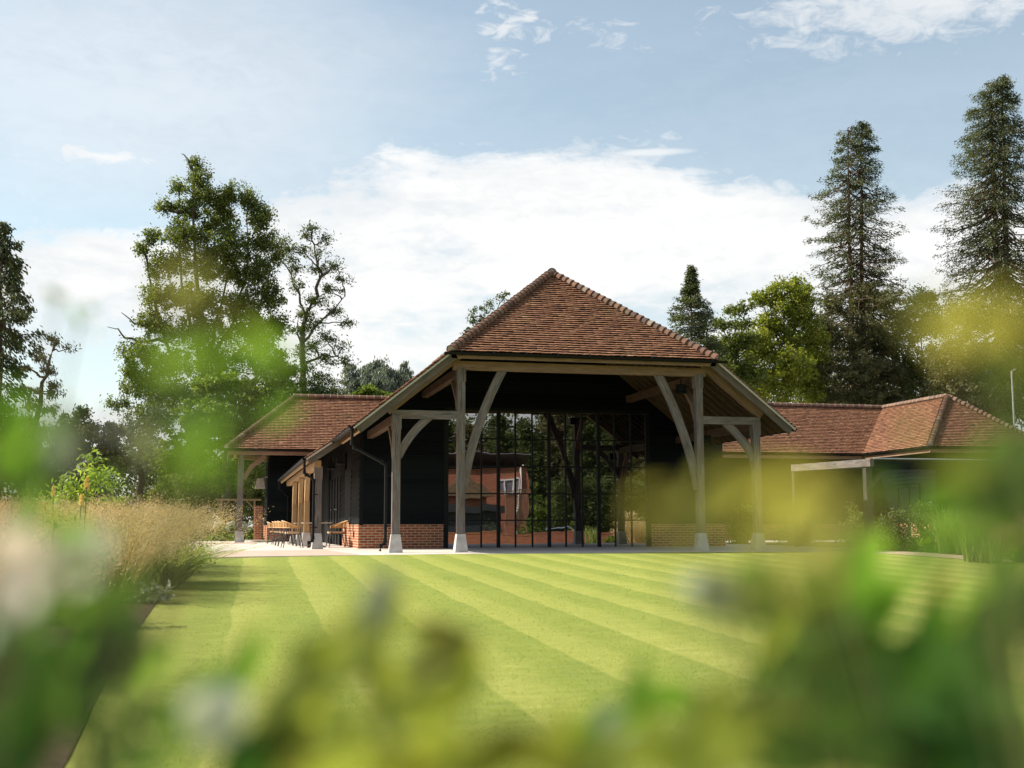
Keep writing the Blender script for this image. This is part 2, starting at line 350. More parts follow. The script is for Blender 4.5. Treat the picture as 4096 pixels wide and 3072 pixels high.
    def tube(s, P, r, n=8, mi=0, r1=None, caps=True):
        P = [np.array(p, float) for p in P]; m = len(P); rings = []; t = rnd.random()
        for i in range(m):
            d = P[min(i+1, m-1)]-P[max(i-1, 0)]; d = d/(np.linalg.norm(d) or 1)
            a = np.cross(d, (0, 0, 1)) if abs(d[2]) < .9 else np.cross(d, (1, 0, 0)); a = a/np.linalg.norm(a); b = np.cross(d, a)
            rr = r if r1 is None else r+(r1-r)*i/(m-1)
            rings.append([P[i]+rr*(a*math.cos(2*math.pi*k/n)+b*math.sin(2*math.pi*k/n)) for k in range(n)])
        for i in range(m-1):
            for k in range(n): s.face([rings[i][k], rings[i][(k+1) % n], rings[i+1][(k+1) % n], rings[i+1][k]], None, t, mi)
        if caps: s.face(rings[0][::-1], None, t, mi); s.face(rings[-1], None, t, mi)
    def build(s, name, mats, parent=None, smooth=False):
        o = wloc(parent) if parent is not None else np.zeros(3)
        me = bpy.data.meshes.new(name); me.from_pydata([tuple(np.array(v)-o) for v in s.V], [], s.F)
        uvl = me.uv_layers.new(name='UVMap'); uvl.data.foreach_set('uv', np.array(s.UV, np.float32).ravel())
        a = me.attributes.new('tint', 'FLOAT', 'FACE'); a.data.foreach_set('value', np.array(s.T, np.float32))
        for mm in (mats if isinstance(mats, (list, tuple)) else [mats]): me.materials.append(mm)
        me.polygons.foreach_set('material_index', np.array(s.MI, np.int32))
        if smooth: me.polygons.foreach_set('use_smooth', np.ones(len(s.F), bool))
        me.update(); return link(bpy.data.objects.new(name, me), parent)
def copy_tree(o, parent=None):
    c = o.copy(); COL.objects.link(c)
    if parent is not None: c.parent = parent
    for ch in list(o.children): copy_tree(ch, c)
    return c

def tiles(mb, O, Sx, Tx, poly, gauge=.112, wd=.165, seed=0, dark=0.):
    """plain clay tiles over a convex roof polygon given in (along eave, up slope) metres"""
    r = random.Random(seed); O = np.array(O, float); Sx = np.array(Sx, float); Tx = np.array(Tx, float); N = np.cross(Sx, Tx)
    if N[2] < 0: N = -N
    t0 = min(p[1] for p in poly); t1 = max(p[1] for p in poly); row = 0; t = t0
    def span(tt):
        xs = []
        for (a, b), (c, d) in zip(poly, poly[1:]+poly[:1]):
            if (b-tt)*(d-tt) <= 0 and abs(b-d) > 1e-9: xs.append(a+(c-a)*(tt-b)/(d-b))
        return (min(xs), max(xs)) if len(xs) > 1 else (0, 0)
    while t < t1-.02:
        a, b = span(min(t+gauge*.5, t1-.001)); s = a-(wd/2 if row % 2 else 0)-r.random()*.01
        ph = r.random()*6
        while s < b:
            l, h = max(s, a), min(s+wd-.004, b); s += wd
            if h-l < .03: continue
            tn = min(1, max(0, r.gauss(.47, .15)))
            wv = .004*math.sin(ph+s*1.7)+r.uniform(-.003, .003)
            jl, jr = r.uniform(-.005, .005)+wv, r.uniform(-.005, .005)+wv; up = .060+r.uniform(-.005, .007); tl = r.uniform(-.005, .005)
            P = lambda ss, tt, nn: O+Sx*ss+Tx*tt+N*nn
            mid = (l+h)/2; cam_ = .004
            A = P(l, t+jl, up+tl); Mi = P(mid, t+(jl+jr)/2, up+cam_); B = P(h, t+jr, up-tl)
            D = P(l, t+gauge+.03, .016); Mj = P(mid, t+gauge+.03, .018); C = P(h, t+gauge+.03, .016)
            dn = -N*.017
            mb.face([A, Mi, Mj, D], [(0, 0)]*4, tn); mb.face([Mi, B, C, Mj], [(0, 0)]*4, tn)
            mb.face([A+dn, Mi+dn, Mi, A], [(0, 0)]*4, tn); mb.face([Mi+dn, B+dn, B, Mi], [(0, 0)]*4, tn)
            mb.face([A+dn, A, D, D+dn], [(0, 0)]*4, tn); mb.face([B, B+dn, C+dn, C], [(0, 0)]*4, tn)
        row += 1; t += gauge
def deck(mb, O, Sx, Tx, poly, th=.05, mi=0):
    O = np.array(O, float); Sx = np.array(Sx, float); Tx = np.array(Tx, float); N = np.cross(Sx, Tx)
    if N[2] < 0: N = -N
    up = [O+Sx*a+Tx*b+N*.004 for a, b in poly]; dn = [p-N*th for p in up]; n = len(up)
    mb.face(up, None, None, mi); mb.face(dn[::-1], None, None, mi)
    for k in range(n): mb.face([up[k], dn[k], dn[(k+1) % n], up[(k+1) % n]], None, None, mi)
def caps(mb, p0, p1, r=.13, seg=.2, taper=.72, mort=False, seed=0, joint=False):
    """half round ridge or bonnet tiles lapped from p0 (low end) to p1; material 0 clay, 1 mortar"""
    q = random.Random(seed); p0 = np.array(p0, float); p1 = np.array(p1, float); d = p1-p0; L = np.linalg.norm(d); d /= L
    a = np.cross(d, (0, 0, 1)); a /= np.linalg.norm(a); b = np.cross(a, d); n = max(1, round(L/seg)); sg = L/n; K = 9
    for i in range(n):
        c0 = p0+d*(i*sg-.02)+a*q.uniform(-.006, .006)+b*q.uniform(-.005, .005); c1 = p0+d*((i+1)*sg+.02); t = min(1, max(0, q.gauss(.5, .25)))
        rr0, rr1 = r*q.uniform(.97, 1.04), r*taper
        def ring(c, rr): return [c+rr*(a*math.cos(x)+b*math.sin(x)) for x in [math.pi*(k/(K-1))*1.1-.05*math.pi for k in range(K)]]
        o0, o1, i0 = ring(c0, rr0), ring(c1, rr1), ring(c0, rr0-.02)
        for k in range(K-1):
            mb.face([o0[k], o1[k], o1[k+1], o0[k+1]], [(0, 0)]*4, t); mb.face([i0[k], o0[k], o0[k+1], i0[k+1]], [(0, 0)]*4, t)
        if mort: mb.face([p+d*.012 for p in i0], [(0, 0)]*K, .5, 1)
        if joint:
            j0, j1 = ring(c0+d*.012, rr0+.006), ring(c0-d*.014, rr0+.005)
            for k in range(K-1): mb.face([j1[k], j0[k], j0[k+1], j1[k+1]], [(0, 0)]*4, .5, 1)
def boards(mb, p0, p1, z0, z1, out, clip=None, ex=.165, proud=.028):
    """lapped weatherboards on a vertical wall from p0 to p1 (x,y), outward normal out (x,y)"""
    p0 = np.array([*p0, 0.]); p1 = np.array([*p1, 0.]); L = np.linalg.norm(p1-p0); d = (p1-p0)/L; o = np.array([*out, 0.]); z = z0
    while z < z1-.01:
        h = min(ex, z1-z); a, b = (0, L) if clip is None else clip(z+h/2)
        if b-a > .05:
            j = rnd.uniform(-.003, .003); off = rnd.random()*30; t = rnd.random(); Z = np.array([0, 0, 1.])
            A = p0+d*a+o*(proud+j)+Z*(z-.012); B = p0+d*b+o*(proud+j+rnd.uniform(-.002, .002))+Z*(z-.012)
            C = p0+d*b+o*.004+Z*(z+h); D = p0+d*a+o*.004+Z*(z+h)
            mb.face([A, B, C, D], [(0, a+off), (0, b+off), (h, b+off), (h, a+off)], t)
            mb.face([A-o*proud, B-o*proud, B, A], [(0, a), (0, b), (.02, b), (.02, a)], t)
            mb.face([A-o*proud, A, D], [(0, 0), (.02, 0), (.02, h)], t); mb.face([B, B-o*proud, C], [(0, 0), (.02, 0), (.02, h)], t)
        z += h

# ------------------------------------------------------------------ ground
def sheet(name, pts, m, kind='structure', zf=None, th=None, uvs=None):
    mb = MB(); P = [np.array([p[0], p[1], (zf(p[1]) if zf else p[2])]) for p in pts]
    mb.face(P, [(p[0], p[1]) for p in P])
    if th:
        n = len(P)
        for k in range(n): mb.face([P[k]-np.array([0, 0, th]), P[(k+1) % n]-np.array([0, 0, th]), P[(k+1) % n], P[k]])
    o = mb.build(name, m); tag(o, kind=kind); return o
def lawn_mat():
    m, k, b, o = mat('striped_lawn'); co = k.coord()
    a = math.atan2(LD[0], LD[1])
    mp = k.mapping(co, (1, 1, 1), rot=(0, 0, a))
    s = k.new('ShaderNodeSeparateXYZ'); k.l.new(mp, s.inputs[0])
    wob = k.math('MULTIPLY', k.math('SUBTRACT', k.noise(co, .7, 2), .5), .16)
    x = k.math('ADD', k.math('ADD', s.outputs[0], wob), LOFF)
    st = k.ramp(k.math('FRACT', k.math('DIVIDE', x, 2*LW)), [(.0, .15), (.03, 1.), (.38, .75), (.58, .22), (1., .08)])
    n1 = k.noise(k.mapping(co, (.7, 2.4, 1), rot=(0, 0, YAW)), 3.4, 7, .8); n2 = k.noise(k.mapping(co, (10, 22, 1)), 3, 4, .75); n3 = k.noise(co, .35, 4, .6)
    f = k.math('ADD', k.math('ADD', k.math('MULTIPLY', st, .135), k.math('MULTIPLY', n1, .44)), k.math('ADD', k.math('MULTIPLY', n2, .22), k.math('MULTIPLY', n3, .12)))
    c = k.ramp(f, [(.24, (.075, .125, .010)), (.40, (.18, .228, .020)), (.54, (.295, .31, .052)), (.70, (.49, .47, .19))])
    k.set(b.inputs['Base Color'], c); b.inputs['Roughness'].default_value = .8; b.inputs['Specular IOR Level'].default_value = .15
    b.inputs['Sheen Weight'].default_value = .25; b.inputs['Sheen Roughness'].default_value = .5; b.inputs['Sheen Tint'].default_value = (.8, .85, .4, 1)
    k.l.new(k.bump(k.math('ADD', n2, k.math('MULTIPLY', n1, .6)), .9, .03), b.inputs['Normal']); return m
_e0, _e1 = atG(1585, 2279), atG(2490, 2732); LD = (_e1-_e0)[:2]; LD = LD/np.linalg.norm(LD)
if LD[1] < 0: LD = -LD
_pn = np.array([LD[1], -LD[0]]); LW = .44; LOFF = -float(_pn @ _e0[:2])
M['lawn'] = lawn_mat()
M['meadow'] = plain('rough_grass', (.075, .095, .028), .9, .1, var=.4, scale=2, bump=.6)
mb = MB()
for ya, yb in ((-700, -20), (-20, 26), (26, 900)):
    mb.face([(-700, ya, zg(ya)-.035), (900, ya, zg(ya)-.035), (900, yb, zg(yb)-.035), (-700, yb, zg(yb)-.035)])
tag(mb.build('ground', M['meadow']), kind='structure')
back = [atG(u, v) for u, v in ((790, 2236), (1000, 2229), (1200, 2225), (1400, 2221), (1577, 2218), (1843, 2214), (2300, 2210), (2600, 2208), (2800, 2206), (3100, 2206.5), (3350, 2209), (3600, 2218), (3882, 2239), (4095, 2250))]
back = [np.array([p[0], min(p[1], 27.0)]) for p in back]
EDGE = [atG(278, 3037), atG(454, 2667), atG(627, 2412), atG(790, 2236)]
bx = [(EDGE[0][0]-.02, -7.)] + [(p[0], p[1]) for p in EDGE[:-1]]
ry = back[-1]
lawn_pts = bx + [(p[0], p[1]) for p in back] + [(ry[0]+3.0, ry[1]-6), (ry[0]+4, -7.)]
sheet('lawn', lawn_pts, M['lawn'], zf=lambda y: zg(y)-.004)
patio = [(-14, 24.05)] + [(p[0], p[1]+.003) for p in back[:11]] + [(back[10][0]+1.2, 28.5), (20, 30), (44, 44), (44, 70), (-14, 70)]
sheet('patio', [(x, y, 0.) for x, y in patio], M['slab'], th=.12)
pv = [(-13.9, 24.2)] + [(p[0], p[1]+.06) for p in back if p[0] < 2.9] + [(2.95, 26.5), (2.6, 31.9), (-13.9, 31.2)]
sheet('paver_band', [(x, y, .004) for x, y in pv], M['paver'])
sheet('paver_strip', [(-13.9, 44.4, .004), (1.2, 44.6, .004), (1.2, 47.2, .004), (-13.9, 47.0, .004)], M['paver'])
pu = [atG(u, v) for u, v in ((3350, 2199), (3501, 2200), (3700, 2210), (3882, 2224), (4095, 2234))]
path = [(p[0], p[1]+.01) for p in back[10:]] + [(ry[0]+3., ry[1]-6), (ry[0]+4.2, ry[1]-6)] + [(p[0], p[1]) for p in pu[::-1]]
sheet('gravel_path', path, M['gravel'], zf=lambda y: zg(y)+.002)
sheet('flower_bed', [(p[0]-.01, p[1]) for p in [(EDGE[0][0]-.02, -3.)]+[(e[0], e[1]) for e in EDGE]] + [(back[0][0]-.6, 24.0), (-14, 24.0), (-14, -3)], M['soil'], zf=lambda y: zg(y)-.004)
sheet('border_bed', [(p[0]+.02, p[1]+.02) for p in pu] + [(26, 20), (30, 40), (16.9, 40), (16.9, 28.6)], M['soil'], zf=lambda y: zg(y)+.006)

# ------------------------------------------------------------------ the barn
XC, SL, Y1, Y2, YE = 8.68, .80, 28.055, 33.543, 27.7
ZH = 4.83; XHL, XHR = 5.22, 12.16                                   # hip eave
def zl(x): return ZH+SL*(x-XHL)
def zr(x): return ZH+SL*(XHR-x)
XEL, XER = 2.90, 14.30; ZR = zl(XC); YA = 31.05; YB = 50.0
barn = empty('barn', (XC, Y1, 0), 'large black weatherboarded barn with half hipped tiled roof, oak porch and tall glass front', 'barn')
ln = math.hypot(1, SL)
TL = np.array([1/ln, 0, SL/ln]); TR = np.array([-1/ln, 0, SL/ln]); th_ = math.hypot(YA-YE, ZR-ZH); TF = np.array([0, (YA-YE)/th_, (ZR-ZH)/th_])
tm = MB()
tiles(tm, (XHL, YE, ZH), (1, 0, 0), TF, [(0, 0), (XHR-XHL, 0), ((XHR-XHL)/2, th_)], seed=1)
pL = [(0, 0), (0, (XHL-XEL)*ln), (YA-YE, (XC-XEL)*ln), (YB-YE, (XC-XEL)*ln), (YB-YE, 0)]
pR = [(0, 0), (0, (XER-XHR)*ln), (YA-YE, (XER-XC)*ln), (YB-YE, (XER-XC)*ln), (YB-YE, 0)]
tiles(tm, (XEL, YE, zl(XEL)), (0, 1, 0), TL, pL, seed=2)
tiles(tm, (XER, YE, zr(XER)), (0, 1, 0), TR, pR, seed=3)
SL2 = .70; CX0, CX1 = 2.13, 3.10; CZ1 = zl(CX1)+.03; l2 = math.hypot(1, SL2); TC = np.array([1/l2, 0, SL2/l2]); CZ0 = CZ1-SL2*(CX1-CX0); YC = 32.65
pC = [(0, 0), (0, (CX1-CX0)*l2), (49.2-YC, (CX1-CX0)*l2), (49.2-YC, 0)]
tiles(tm, (CX0, YC, CZ0), (0, 1, 0), TC, pC, seed=4)
roof = tm.build('roof', M['tile'], barn)
dk = MB()
deck(dk, (XHL, YE+.03, ZH), (1, 0, 0), TF, [(.02, 0), (XHR-XHL-.02, 0), ((XHR-XHL)/2, th_)])
deck(dk, (XEL, YE+.02, zl(XEL)), (0, 1, 0), TL, pL); deck(dk, (XER, YE+.02, zr(XER)), (0, 1, 0), TR, pR)
deck(dk, (CX0, YC+.02, CZ0), (0, 1, 0), TC, pC)
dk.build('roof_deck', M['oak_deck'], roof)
cp = MB()
off = np.array([0, 0, .05])
caps(cp, np.array([XHL+.02, YE+.03, ZH])+off, np.array([XC, YA, ZR])+off, .135, .185, .70, True, 1)
caps(cp, np.array([XHR-.02, YE+.03, ZH])+off, np.array([XC, YA, ZR])+off, .135, .185, .70, True, 2)
caps(cp, np.array([XC, YA-.12, ZR+.04]), np.array([XC, YB, ZR+.04]), .135, .3, .95, True, 3, True)
cp.build('ridge_tiles', [M['ridge'], M['mortar']], roof, True)
# verge undercloak
for x0, x1, zf, y, n in ((XEL, XHL-.02, zl, YE, 1), (XHR+.02, XER, zr, YE, 1)):
    vg = MB(); vg.bar((x0, y+.02, zf(x0)-.03), (x1, y+.02, zf(x1)-.03), .07, .045); vg.build('undercloak', M['undercloak'], roof)
vg = MB(); vg.bar((CX0, YC+.02, CZ0-.02), (CX1, YC+.02, CZ1-.03), .07, .045)
vg.build('undercloak', M['undercloak'], roof)
def post(px, py, z1, wd=.187, name='timber_post', m='oak_grey', base=True, jowl=True, par=barn, sw=(.30, .25), sh=.4357):
    b = MB(); b.bar((px, py+wd/2, sh if base else 0), (px, py+wd/2, z1-.34 if jowl else z1), wd, wd, (0, 1, 0))
    if jowl: b.bar((px, py+wd/2+.01, z1-.345), (px, py+wd/2+.01, z1), wd+.03, wd+.05, (0, 1, 0))
    for k in range(4): b.box((px+.04+rnd.uniform(-.01, .01), py-.006, z1*.72-k*.13), (px+.062, py+.002, z1*.72+.02-k*.13))
    o = b.build(name, M[m], par)
    if base:
        s = MB(); s.frustum((px, py+wd/2), 0, sh, sw[0]+.02, sw[0]+.02, sw[1]-.04, sw[1]-.04); s.build('stone_base', M['stone'], o)
    return o
PXS = [3.968, 5.553, 11.803, 13.381]
ZT0, ZT1 = 3.235, 3.42
for i, x in enumerate(PXS):
    post(x, Y1, 3.30 if i in (0, 3) else 4.50)
b = MB()
b.bar((PXS[0]-.11, Y1+.09, 3.325), (PXS[1]-.094, Y1+.09, 3.325), .17, .195); b.build('tie_beam', M['oak_grey'], barn)
b = MB()
b.bar((PXS[2]+.094, Y1+.09, 3.325), (PXS[3]+.11, Y1+.09, 3.325), .17, .195); b.build('tie_beam', M['oak_grey'], barn)
b = MB(); b.bar((5.35, Y1+.09, 4.56), (12.0, Y1+.09, 4.56), .18, .21); b.build('eaves_beam', M['oak_warm'], barn)
b = MB(); b.bar((5.24, YE+.06, 4.745), (12.14, YE+.06, 4.745), .04, .125); b.build('fascia_board', M['oak_warm'], barn)
def arc(p0, p1, bow, n=10):
    p0 = np.array(p0, float); p1 = np.array(p1, float); d = p1-p0; nrm = np.array([d[2], 0, -d[0]]); nrm /= np.linalg.norm(nrm)
    return [p0+d*t+nrm*bow*4*t*(1-t) for t in np.linspace(0, 1, n)]
for p0, p1, bow, wd in (((PXS[0]+.05, Y1+.09, 2.30), (4.78, Y1+.09, 3.28), -.075, .19), ((PXS[3]-.05, Y1+.09, 2.30), (12.52, Y1+.09, 3.28), .075, .19),
                        ((PXS[1]+.06, Y1+.09, 1.55), (6.62, Y1+.09, 4.50), -.13, .21), ((PXS[2]-.06, Y1+.09, 1.55), (10.70, Y1+.09, 4.50), .13, .21)):
    b = MB(); P = arc(p0, p1, bow); b.sweep(P, wd, .09, (0, 1, 0)); b.build('brace', M['oak_grey'], barn)
# principal rafters and barge boards
for a, c, zf, sgn in ((PXS[0], PXS[1], zl, 1), (PXS[3], PXS[2], zr, -1)):
    xt = XHL+.15 if sgn == 1 else XHR-.15; xb = 3.75 if sgn == 1 else 13.55
    b = MB(); b.bar((xb, Y1+.09, zf(xb)-.25), (xt+.35*sgn, Y1+.09, zf(xt+.35*sgn)-.25), .16, .2, (0, 0, 1)); b.build('principal_rafter', M['oak_warm'], barn)
    x0 = XEL+.10 if sgn == 1 else XER-.10; x1 = XHL+.02 if sgn == 1 else XHR-.02
    b = MB(); b.bar((x0, YE+.065, zf(x0)-.15), (x1+.10*sgn, YE+.065, zf(x1+.10*sgn)-.15), .05, .2, (0, 0, 1)); b.build('barge_board', M['oak_barge'], barn)
b = MB(); b.bar((CX0+.06, YC+.065, CZ0+.05-.13), (CX1+.15, YC+.065, CZ1+.10-.13), .05, .2, (0, 0, 1)); b.build('barge_board', M['oak_barge'], barn)
# rafters under the porch roof
b = MB()
for k in range(13):
    y = 28.35+k*.43
    for x0, x1, zf in ((XEL+.1, XC-.1, zl), (XER-.1, XC+.1, zr)):
        f = min(1, max(.02, (y-YE-.25)/(YA-YE))); x1 = (XHL+(x1-XHL)*f) if x1 < XC else (XHR+(x1-XHR)*f)
        b.bar((x0, y, zf(x0)-.125), (x1, y, zf(x1)-.125), .05, .11)
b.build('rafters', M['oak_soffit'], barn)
for x, z in ((PXS[1], 4.45), (PXS[2], 4.45), (PXS[0], 3.24), (PXS[3], 3.24)):
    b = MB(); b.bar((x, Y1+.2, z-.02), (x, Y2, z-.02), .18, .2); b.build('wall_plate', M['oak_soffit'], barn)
for x, z in ((PXS[1], 4.35), (PXS[2], 4.35), (PXS[0], 3.15), (PXS[3], 3.15)):
    b = MB(); b.sweep([(x, Y1+.15, z-1.1), (x, Y1+.45, z-.55), (x, Y1+1.0, z-.08)], .09, .16, (1, 0, 0)); b.build('brace', M['oak_warm'], barn)
b = MB(); b.bar((3.1, YE+.25, zl(3.1)-.17), (3.1, YC+.3, zl(3.1)-.17), .1, .1); b.build('eaves_purlin', M['oak_fresh'], barn)
# walls
WX0, WX1, GX0, GX1, GZ = 3.70, 14.85, 6.17, 12.40, 3.98
def wclip(x0, x1):
    def f(z):
        a = max(x0, XHL+(z+.22-ZH)/SL); c = min(x1, XHR-(z+.22-ZH)/SL); return (a-x0, c-x0)
    return f
b = MB()
boards(b, (WX0, Y2), (GX0-.05, Y2), .69, GZ+.08, (0, -1), wclip(WX0, GX0-.05))
boards(b, (GX1+.05, Y2), (WX1, Y2), .69, GZ+.08, (0, -1), wclip(GX1+.05, WX1))
boards(b, (WX0, Y2), (WX1, Y2), GZ+.08, 7.2, (0, -1), wclip(WX0, WX1))
b.box((WX0-.005, Y2-.035, .66), (WX0+.10, Y2+.02, 3.3))
b.build('front_wall', M['boards'], barn)
for a, c in ((33.6, 35.75), (37.75, 39.2), (43.6, 44.2)):
    b = MB(); boards(b, (WX0, c), (WX0, a), .69, 3.0, (-1, 0)); b.build('side_wall', M['boards'], barn)
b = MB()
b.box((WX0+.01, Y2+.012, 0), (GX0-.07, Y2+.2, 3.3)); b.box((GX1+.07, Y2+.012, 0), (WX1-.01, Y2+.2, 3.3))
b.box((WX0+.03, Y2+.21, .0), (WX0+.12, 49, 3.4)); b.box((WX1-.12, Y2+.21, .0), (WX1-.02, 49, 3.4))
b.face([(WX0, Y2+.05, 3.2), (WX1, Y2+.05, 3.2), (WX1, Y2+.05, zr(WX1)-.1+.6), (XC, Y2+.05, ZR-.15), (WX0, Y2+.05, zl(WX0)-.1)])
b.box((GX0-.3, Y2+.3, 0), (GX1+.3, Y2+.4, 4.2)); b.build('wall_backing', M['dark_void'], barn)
b = MB()
b.box((WX0-.03, Y2-.03, 0), (GX0-.05, Y2+.011, .675)); b.box((WX0-.03, Y2+.0111, 0), (WX0+.0, 38.2, .675))
b.box((WX0-.03, 36.3, .675), (WX0+.02, 37.4, .75))
b.build('brick_plinth', M['brick'], barn)
b = MB(); b.box((GX1+.056, Y2-.03, 0), (WX1+.0, Y2+.011, .675)); b.build('brick_plinth', M['brick'], barn)
b = MB(); b.box((WX0-.05, 34.6, .30), (WX0-.031, 34.8, .48)); b.tube([(WX0-.06, 34.7, .48), (WX0-.06, 34.7, .72)], .012, 6); b.build('socket_box', M['black_metal'], barn)
# side doors: dark panelled leaves with slim handles
b = MB()
b.box((WX0+.0, 39.2, 0), (WX0+.028, 43.6, 2.3))
for y in (39.25, 40.3, 41.35, 42.4, 43.5): b.box((WX0-.03, y, .02), (WX0-.001, y+.09, 2.28))
b.box((WX0-.025, 35.8, .72), (WX0+.028, 37.7, 2.4))
d = b.build('side_door', M['dark_void'], barn)
for y in (40.1, 40.6, 42.2):
    b = MB(); b.bar((WX0-.06, y, 1.2), (WX0-.06, y+.22, 1.2), .02, .03); b.build('handle', M['steel'], d)
# glazing
gz = MB(); XM = [6.207+.513*k for k in range(13)]
for k, x in enumerate(XM):
    hw = .045 if k % 3 == 0 else .021; gz.box((x-hw, Y2-.02-(.02 if k % 3 == 0 else 0), .0), (x+hw, Y2+.04, GZ))
for z in (.79, 1.565, 2.367, 3.168):
    for k in range(12):
        a = XM[k]+(.045 if k % 3 == 0 else .021); c = XM[k+1]-(.045 if (k+1) % 3 == 0 else .021); gz.box((a, Y2-.015, z-.018), (c, Y2+.035, z+.018))
gz.box((GX0-.04, Y2-.05, GZ+.001), (GX1+.04, Y2+.05, GZ+.09))
gz.box((GX0-.055, Y2-.04, 0), (XM[0]-.046, Y2+.05, GZ)); gz.box((XM[12]+.046, Y2-.04, 0), (GX1+.055, Y2+.05, GZ))
glz = gz.build('window_frame', M['black_metal'], barn)
for k in range(12):                                                # each pane column hangs a hair differently
    g_ = MB(); x0, x1 = XM[k]+.01, XM[k+1]-.01
    for j, (za, zb) in enumerate(zip((.0, .79, 1.565, 2.367, 3.168), (.79, 1.565, 2.367, 3.168, GZ))):
        e = [rnd.uniform(-.0009, .0009) for _ in range(3)]
        g_.face([(x0, Y2+.012+e[0], za), (x1, Y2+.012+e[1], za), (x1, Y2+.012+e[1]+e[2], zb), (x0, Y2+.012+e[0]+e[2], zb)])
    g_.build('pane', M['glass'], glz)
# gutters and pipes
def gutter(P, r=.06, par=barn):
    b = MB(); P = [np.array(p, float) for p in P]; d = P[1]-P[0]; L = np.linalg.norm(d); d /= L; a = np.cross(d, (0, 0, 1)); a /= np.linalg.norm(a); Z = np.array([0, 0, 1.]); K = 8
    for rr, s in ((r, 1), (r-.008, -1)):
        for k in range(K):
            f0, f1 = math.pi*k/K, math.pi*(k+1)/K
            q = [P[0]+rr*(a*math.cos(f0)-Z*math.sin(f0)), P[1]+rr*(a*math.cos(f0)-Z*math.sin(f0)), P[1]+rr*(a*math.cos(f1)-Z*math.sin(f1)), P[0]+rr*(a*math.cos(f1)-Z*math.sin(f1))]
            b.face(q if s > 0 else q[::-1])
    for e in (P[0], P[1]): b.face([e+r*(a*math.cos(math.pi*k/K)-Z*math.sin(math.pi*k/K)) for k in range(K+1)])
    n = int(L/.9)
    for i in range(n+1):
        c = P[0]+d*(L*(i+.5)/(n+1)); b.tube([c-d*.02, c+d*.02], r+.007, 12)
    return b.build('gutter', M['black_metal'], par)
def pipe(P, r=.038, par=barn, br=()):
    b = MB(); b.tube(P, r, 10)
    for i in range(1, len(P)-1): b.tube([np.array(P[i])-(0, 0, .05), np.array(P[i])+(0, 0, .05)], r+.009, 10)
    for p in br: b.tube([p, np.array(p)+(.12, 0, 0)], .016, 6); b.tube([np.array(p)-(0, 0, .02), np.array(p)+(0, 0, .02)], r+.01, 10)
    return b.build('downpipe', M['black_metal'], par)
gutter([(5.05, YE-.03, 4.815), (12.42, YE-.03, 4.815)]); gutter([(XEL-.05, YE+.1, zl(XEL)-.0), (XEL-.05, YC-.02, zl(XEL)-.0)])
gutter([(XER+.05, YE+.1, zr(XER)), (XER+.05, YB-3.5, zr(XER))]); gutter([(CX0-.06, YC+.1, CZ0), (CX0-.06, 48.6, CZ0)])
xa, xb_ = XEL-.02, 3.72
pipe([(xa, 27.95, zl(XEL)-.03), (xa, 27.95, 2.60), (xa+.06, 27.97, 2.50), (xb_-.1, 28.1, 2.16), (xb_, 28.12, 2.08), (xb_, 28.12, .30), (xb_-.02, 28.12, .22), (xb_-.11, 28.08, .17), (xb_-.13, 28.07, .04)], br=((xb_, 28.12, 1.85), (xb_, 28.12, .63)))
P5 = (2.50, 33.18)
pipe([(2.09, 32.95, CZ0-.03), (2.09, 32.95, 2.12), (2.14, 32.95, 2.05), (2.31, 32.95, 1.96), (2.36, 32.95, 1.88), (2.36, 32.95, .32), (2.34, 32.95, .24), (2.25, 32.95, .18), (2.23, 32.95, .05)], br=((2.36, 32.95, 1.5), (2.36, 32.95, .6)))
pipe([(2.09, 48.5, CZ0-.03), (2.09, 48.5, 2.15), (2.45, 49.4, 1.9), (2.5, 49.5, 1.8), (2.5, 49.5, .1)])
# aisle posts in warm oak
post(P5[0], P5[1], 2.29, .2, m='oak_grey', sw=(.30, .25))
for y in (37.6, 40.75, 44.4): post(2.49, y, 2.29, .165, m='oak_fresh', jowl=False, sw=(.30, .25))
b = MB(); b.bar((2.48, YC+.5, 2.36), (2.48, 48.8, 2.36), .18, .2); b.build('aisle_plate', M['oak_fresh'], barn)
b = MB(); b.bar((CX0+.05, YC+.15, CZ0-.06), (CX0+.05, 48.8, CZ0-.06), .04, .12); b.build('fascia_board', M['oak_fresh'], barn)
for y in (37.6, 40.75, 44.4):
    b = MB(); b.sweep([(2.47, y-.02, 1.45), (2.47, y-.22, 1.8), (2.47, y-.62, 2.26)], .10, .13, (1, 0, 0)); b.build('brace', M['oak_fresh'], barn)
b = MB()
for k in range(36): b.bar((CX0+.08, YC+.3+k*.44, CZ0-.03), (CX1+.3, YC+.3+k*.44, CZ1+.10), .05, .1)
b.build('rafters', M['oak_fresh'], barn)
# flood lights under the porch
def lamp(p, par):
    b = MB(); x, y, z = p; b.box((x-.11, y-.08, z-.12), (x+.11, y+.08, z+.05)); b.tube([(x, y, z+.05), (x, y, z+.2)], .015, 6); b.frustum((x, y), z-.18, z-.12, .26, .2, .22, .16)
    return b.build('flood_light', M['black_metal'], par)
lamp((11.52, 28.6, 4.25), barn); lamp((12.62, 29.6, 3.0), barn); lamp((3.2, 34.2, 2.6), barn); lamp((3.1, 36.2, 2.55), barn)

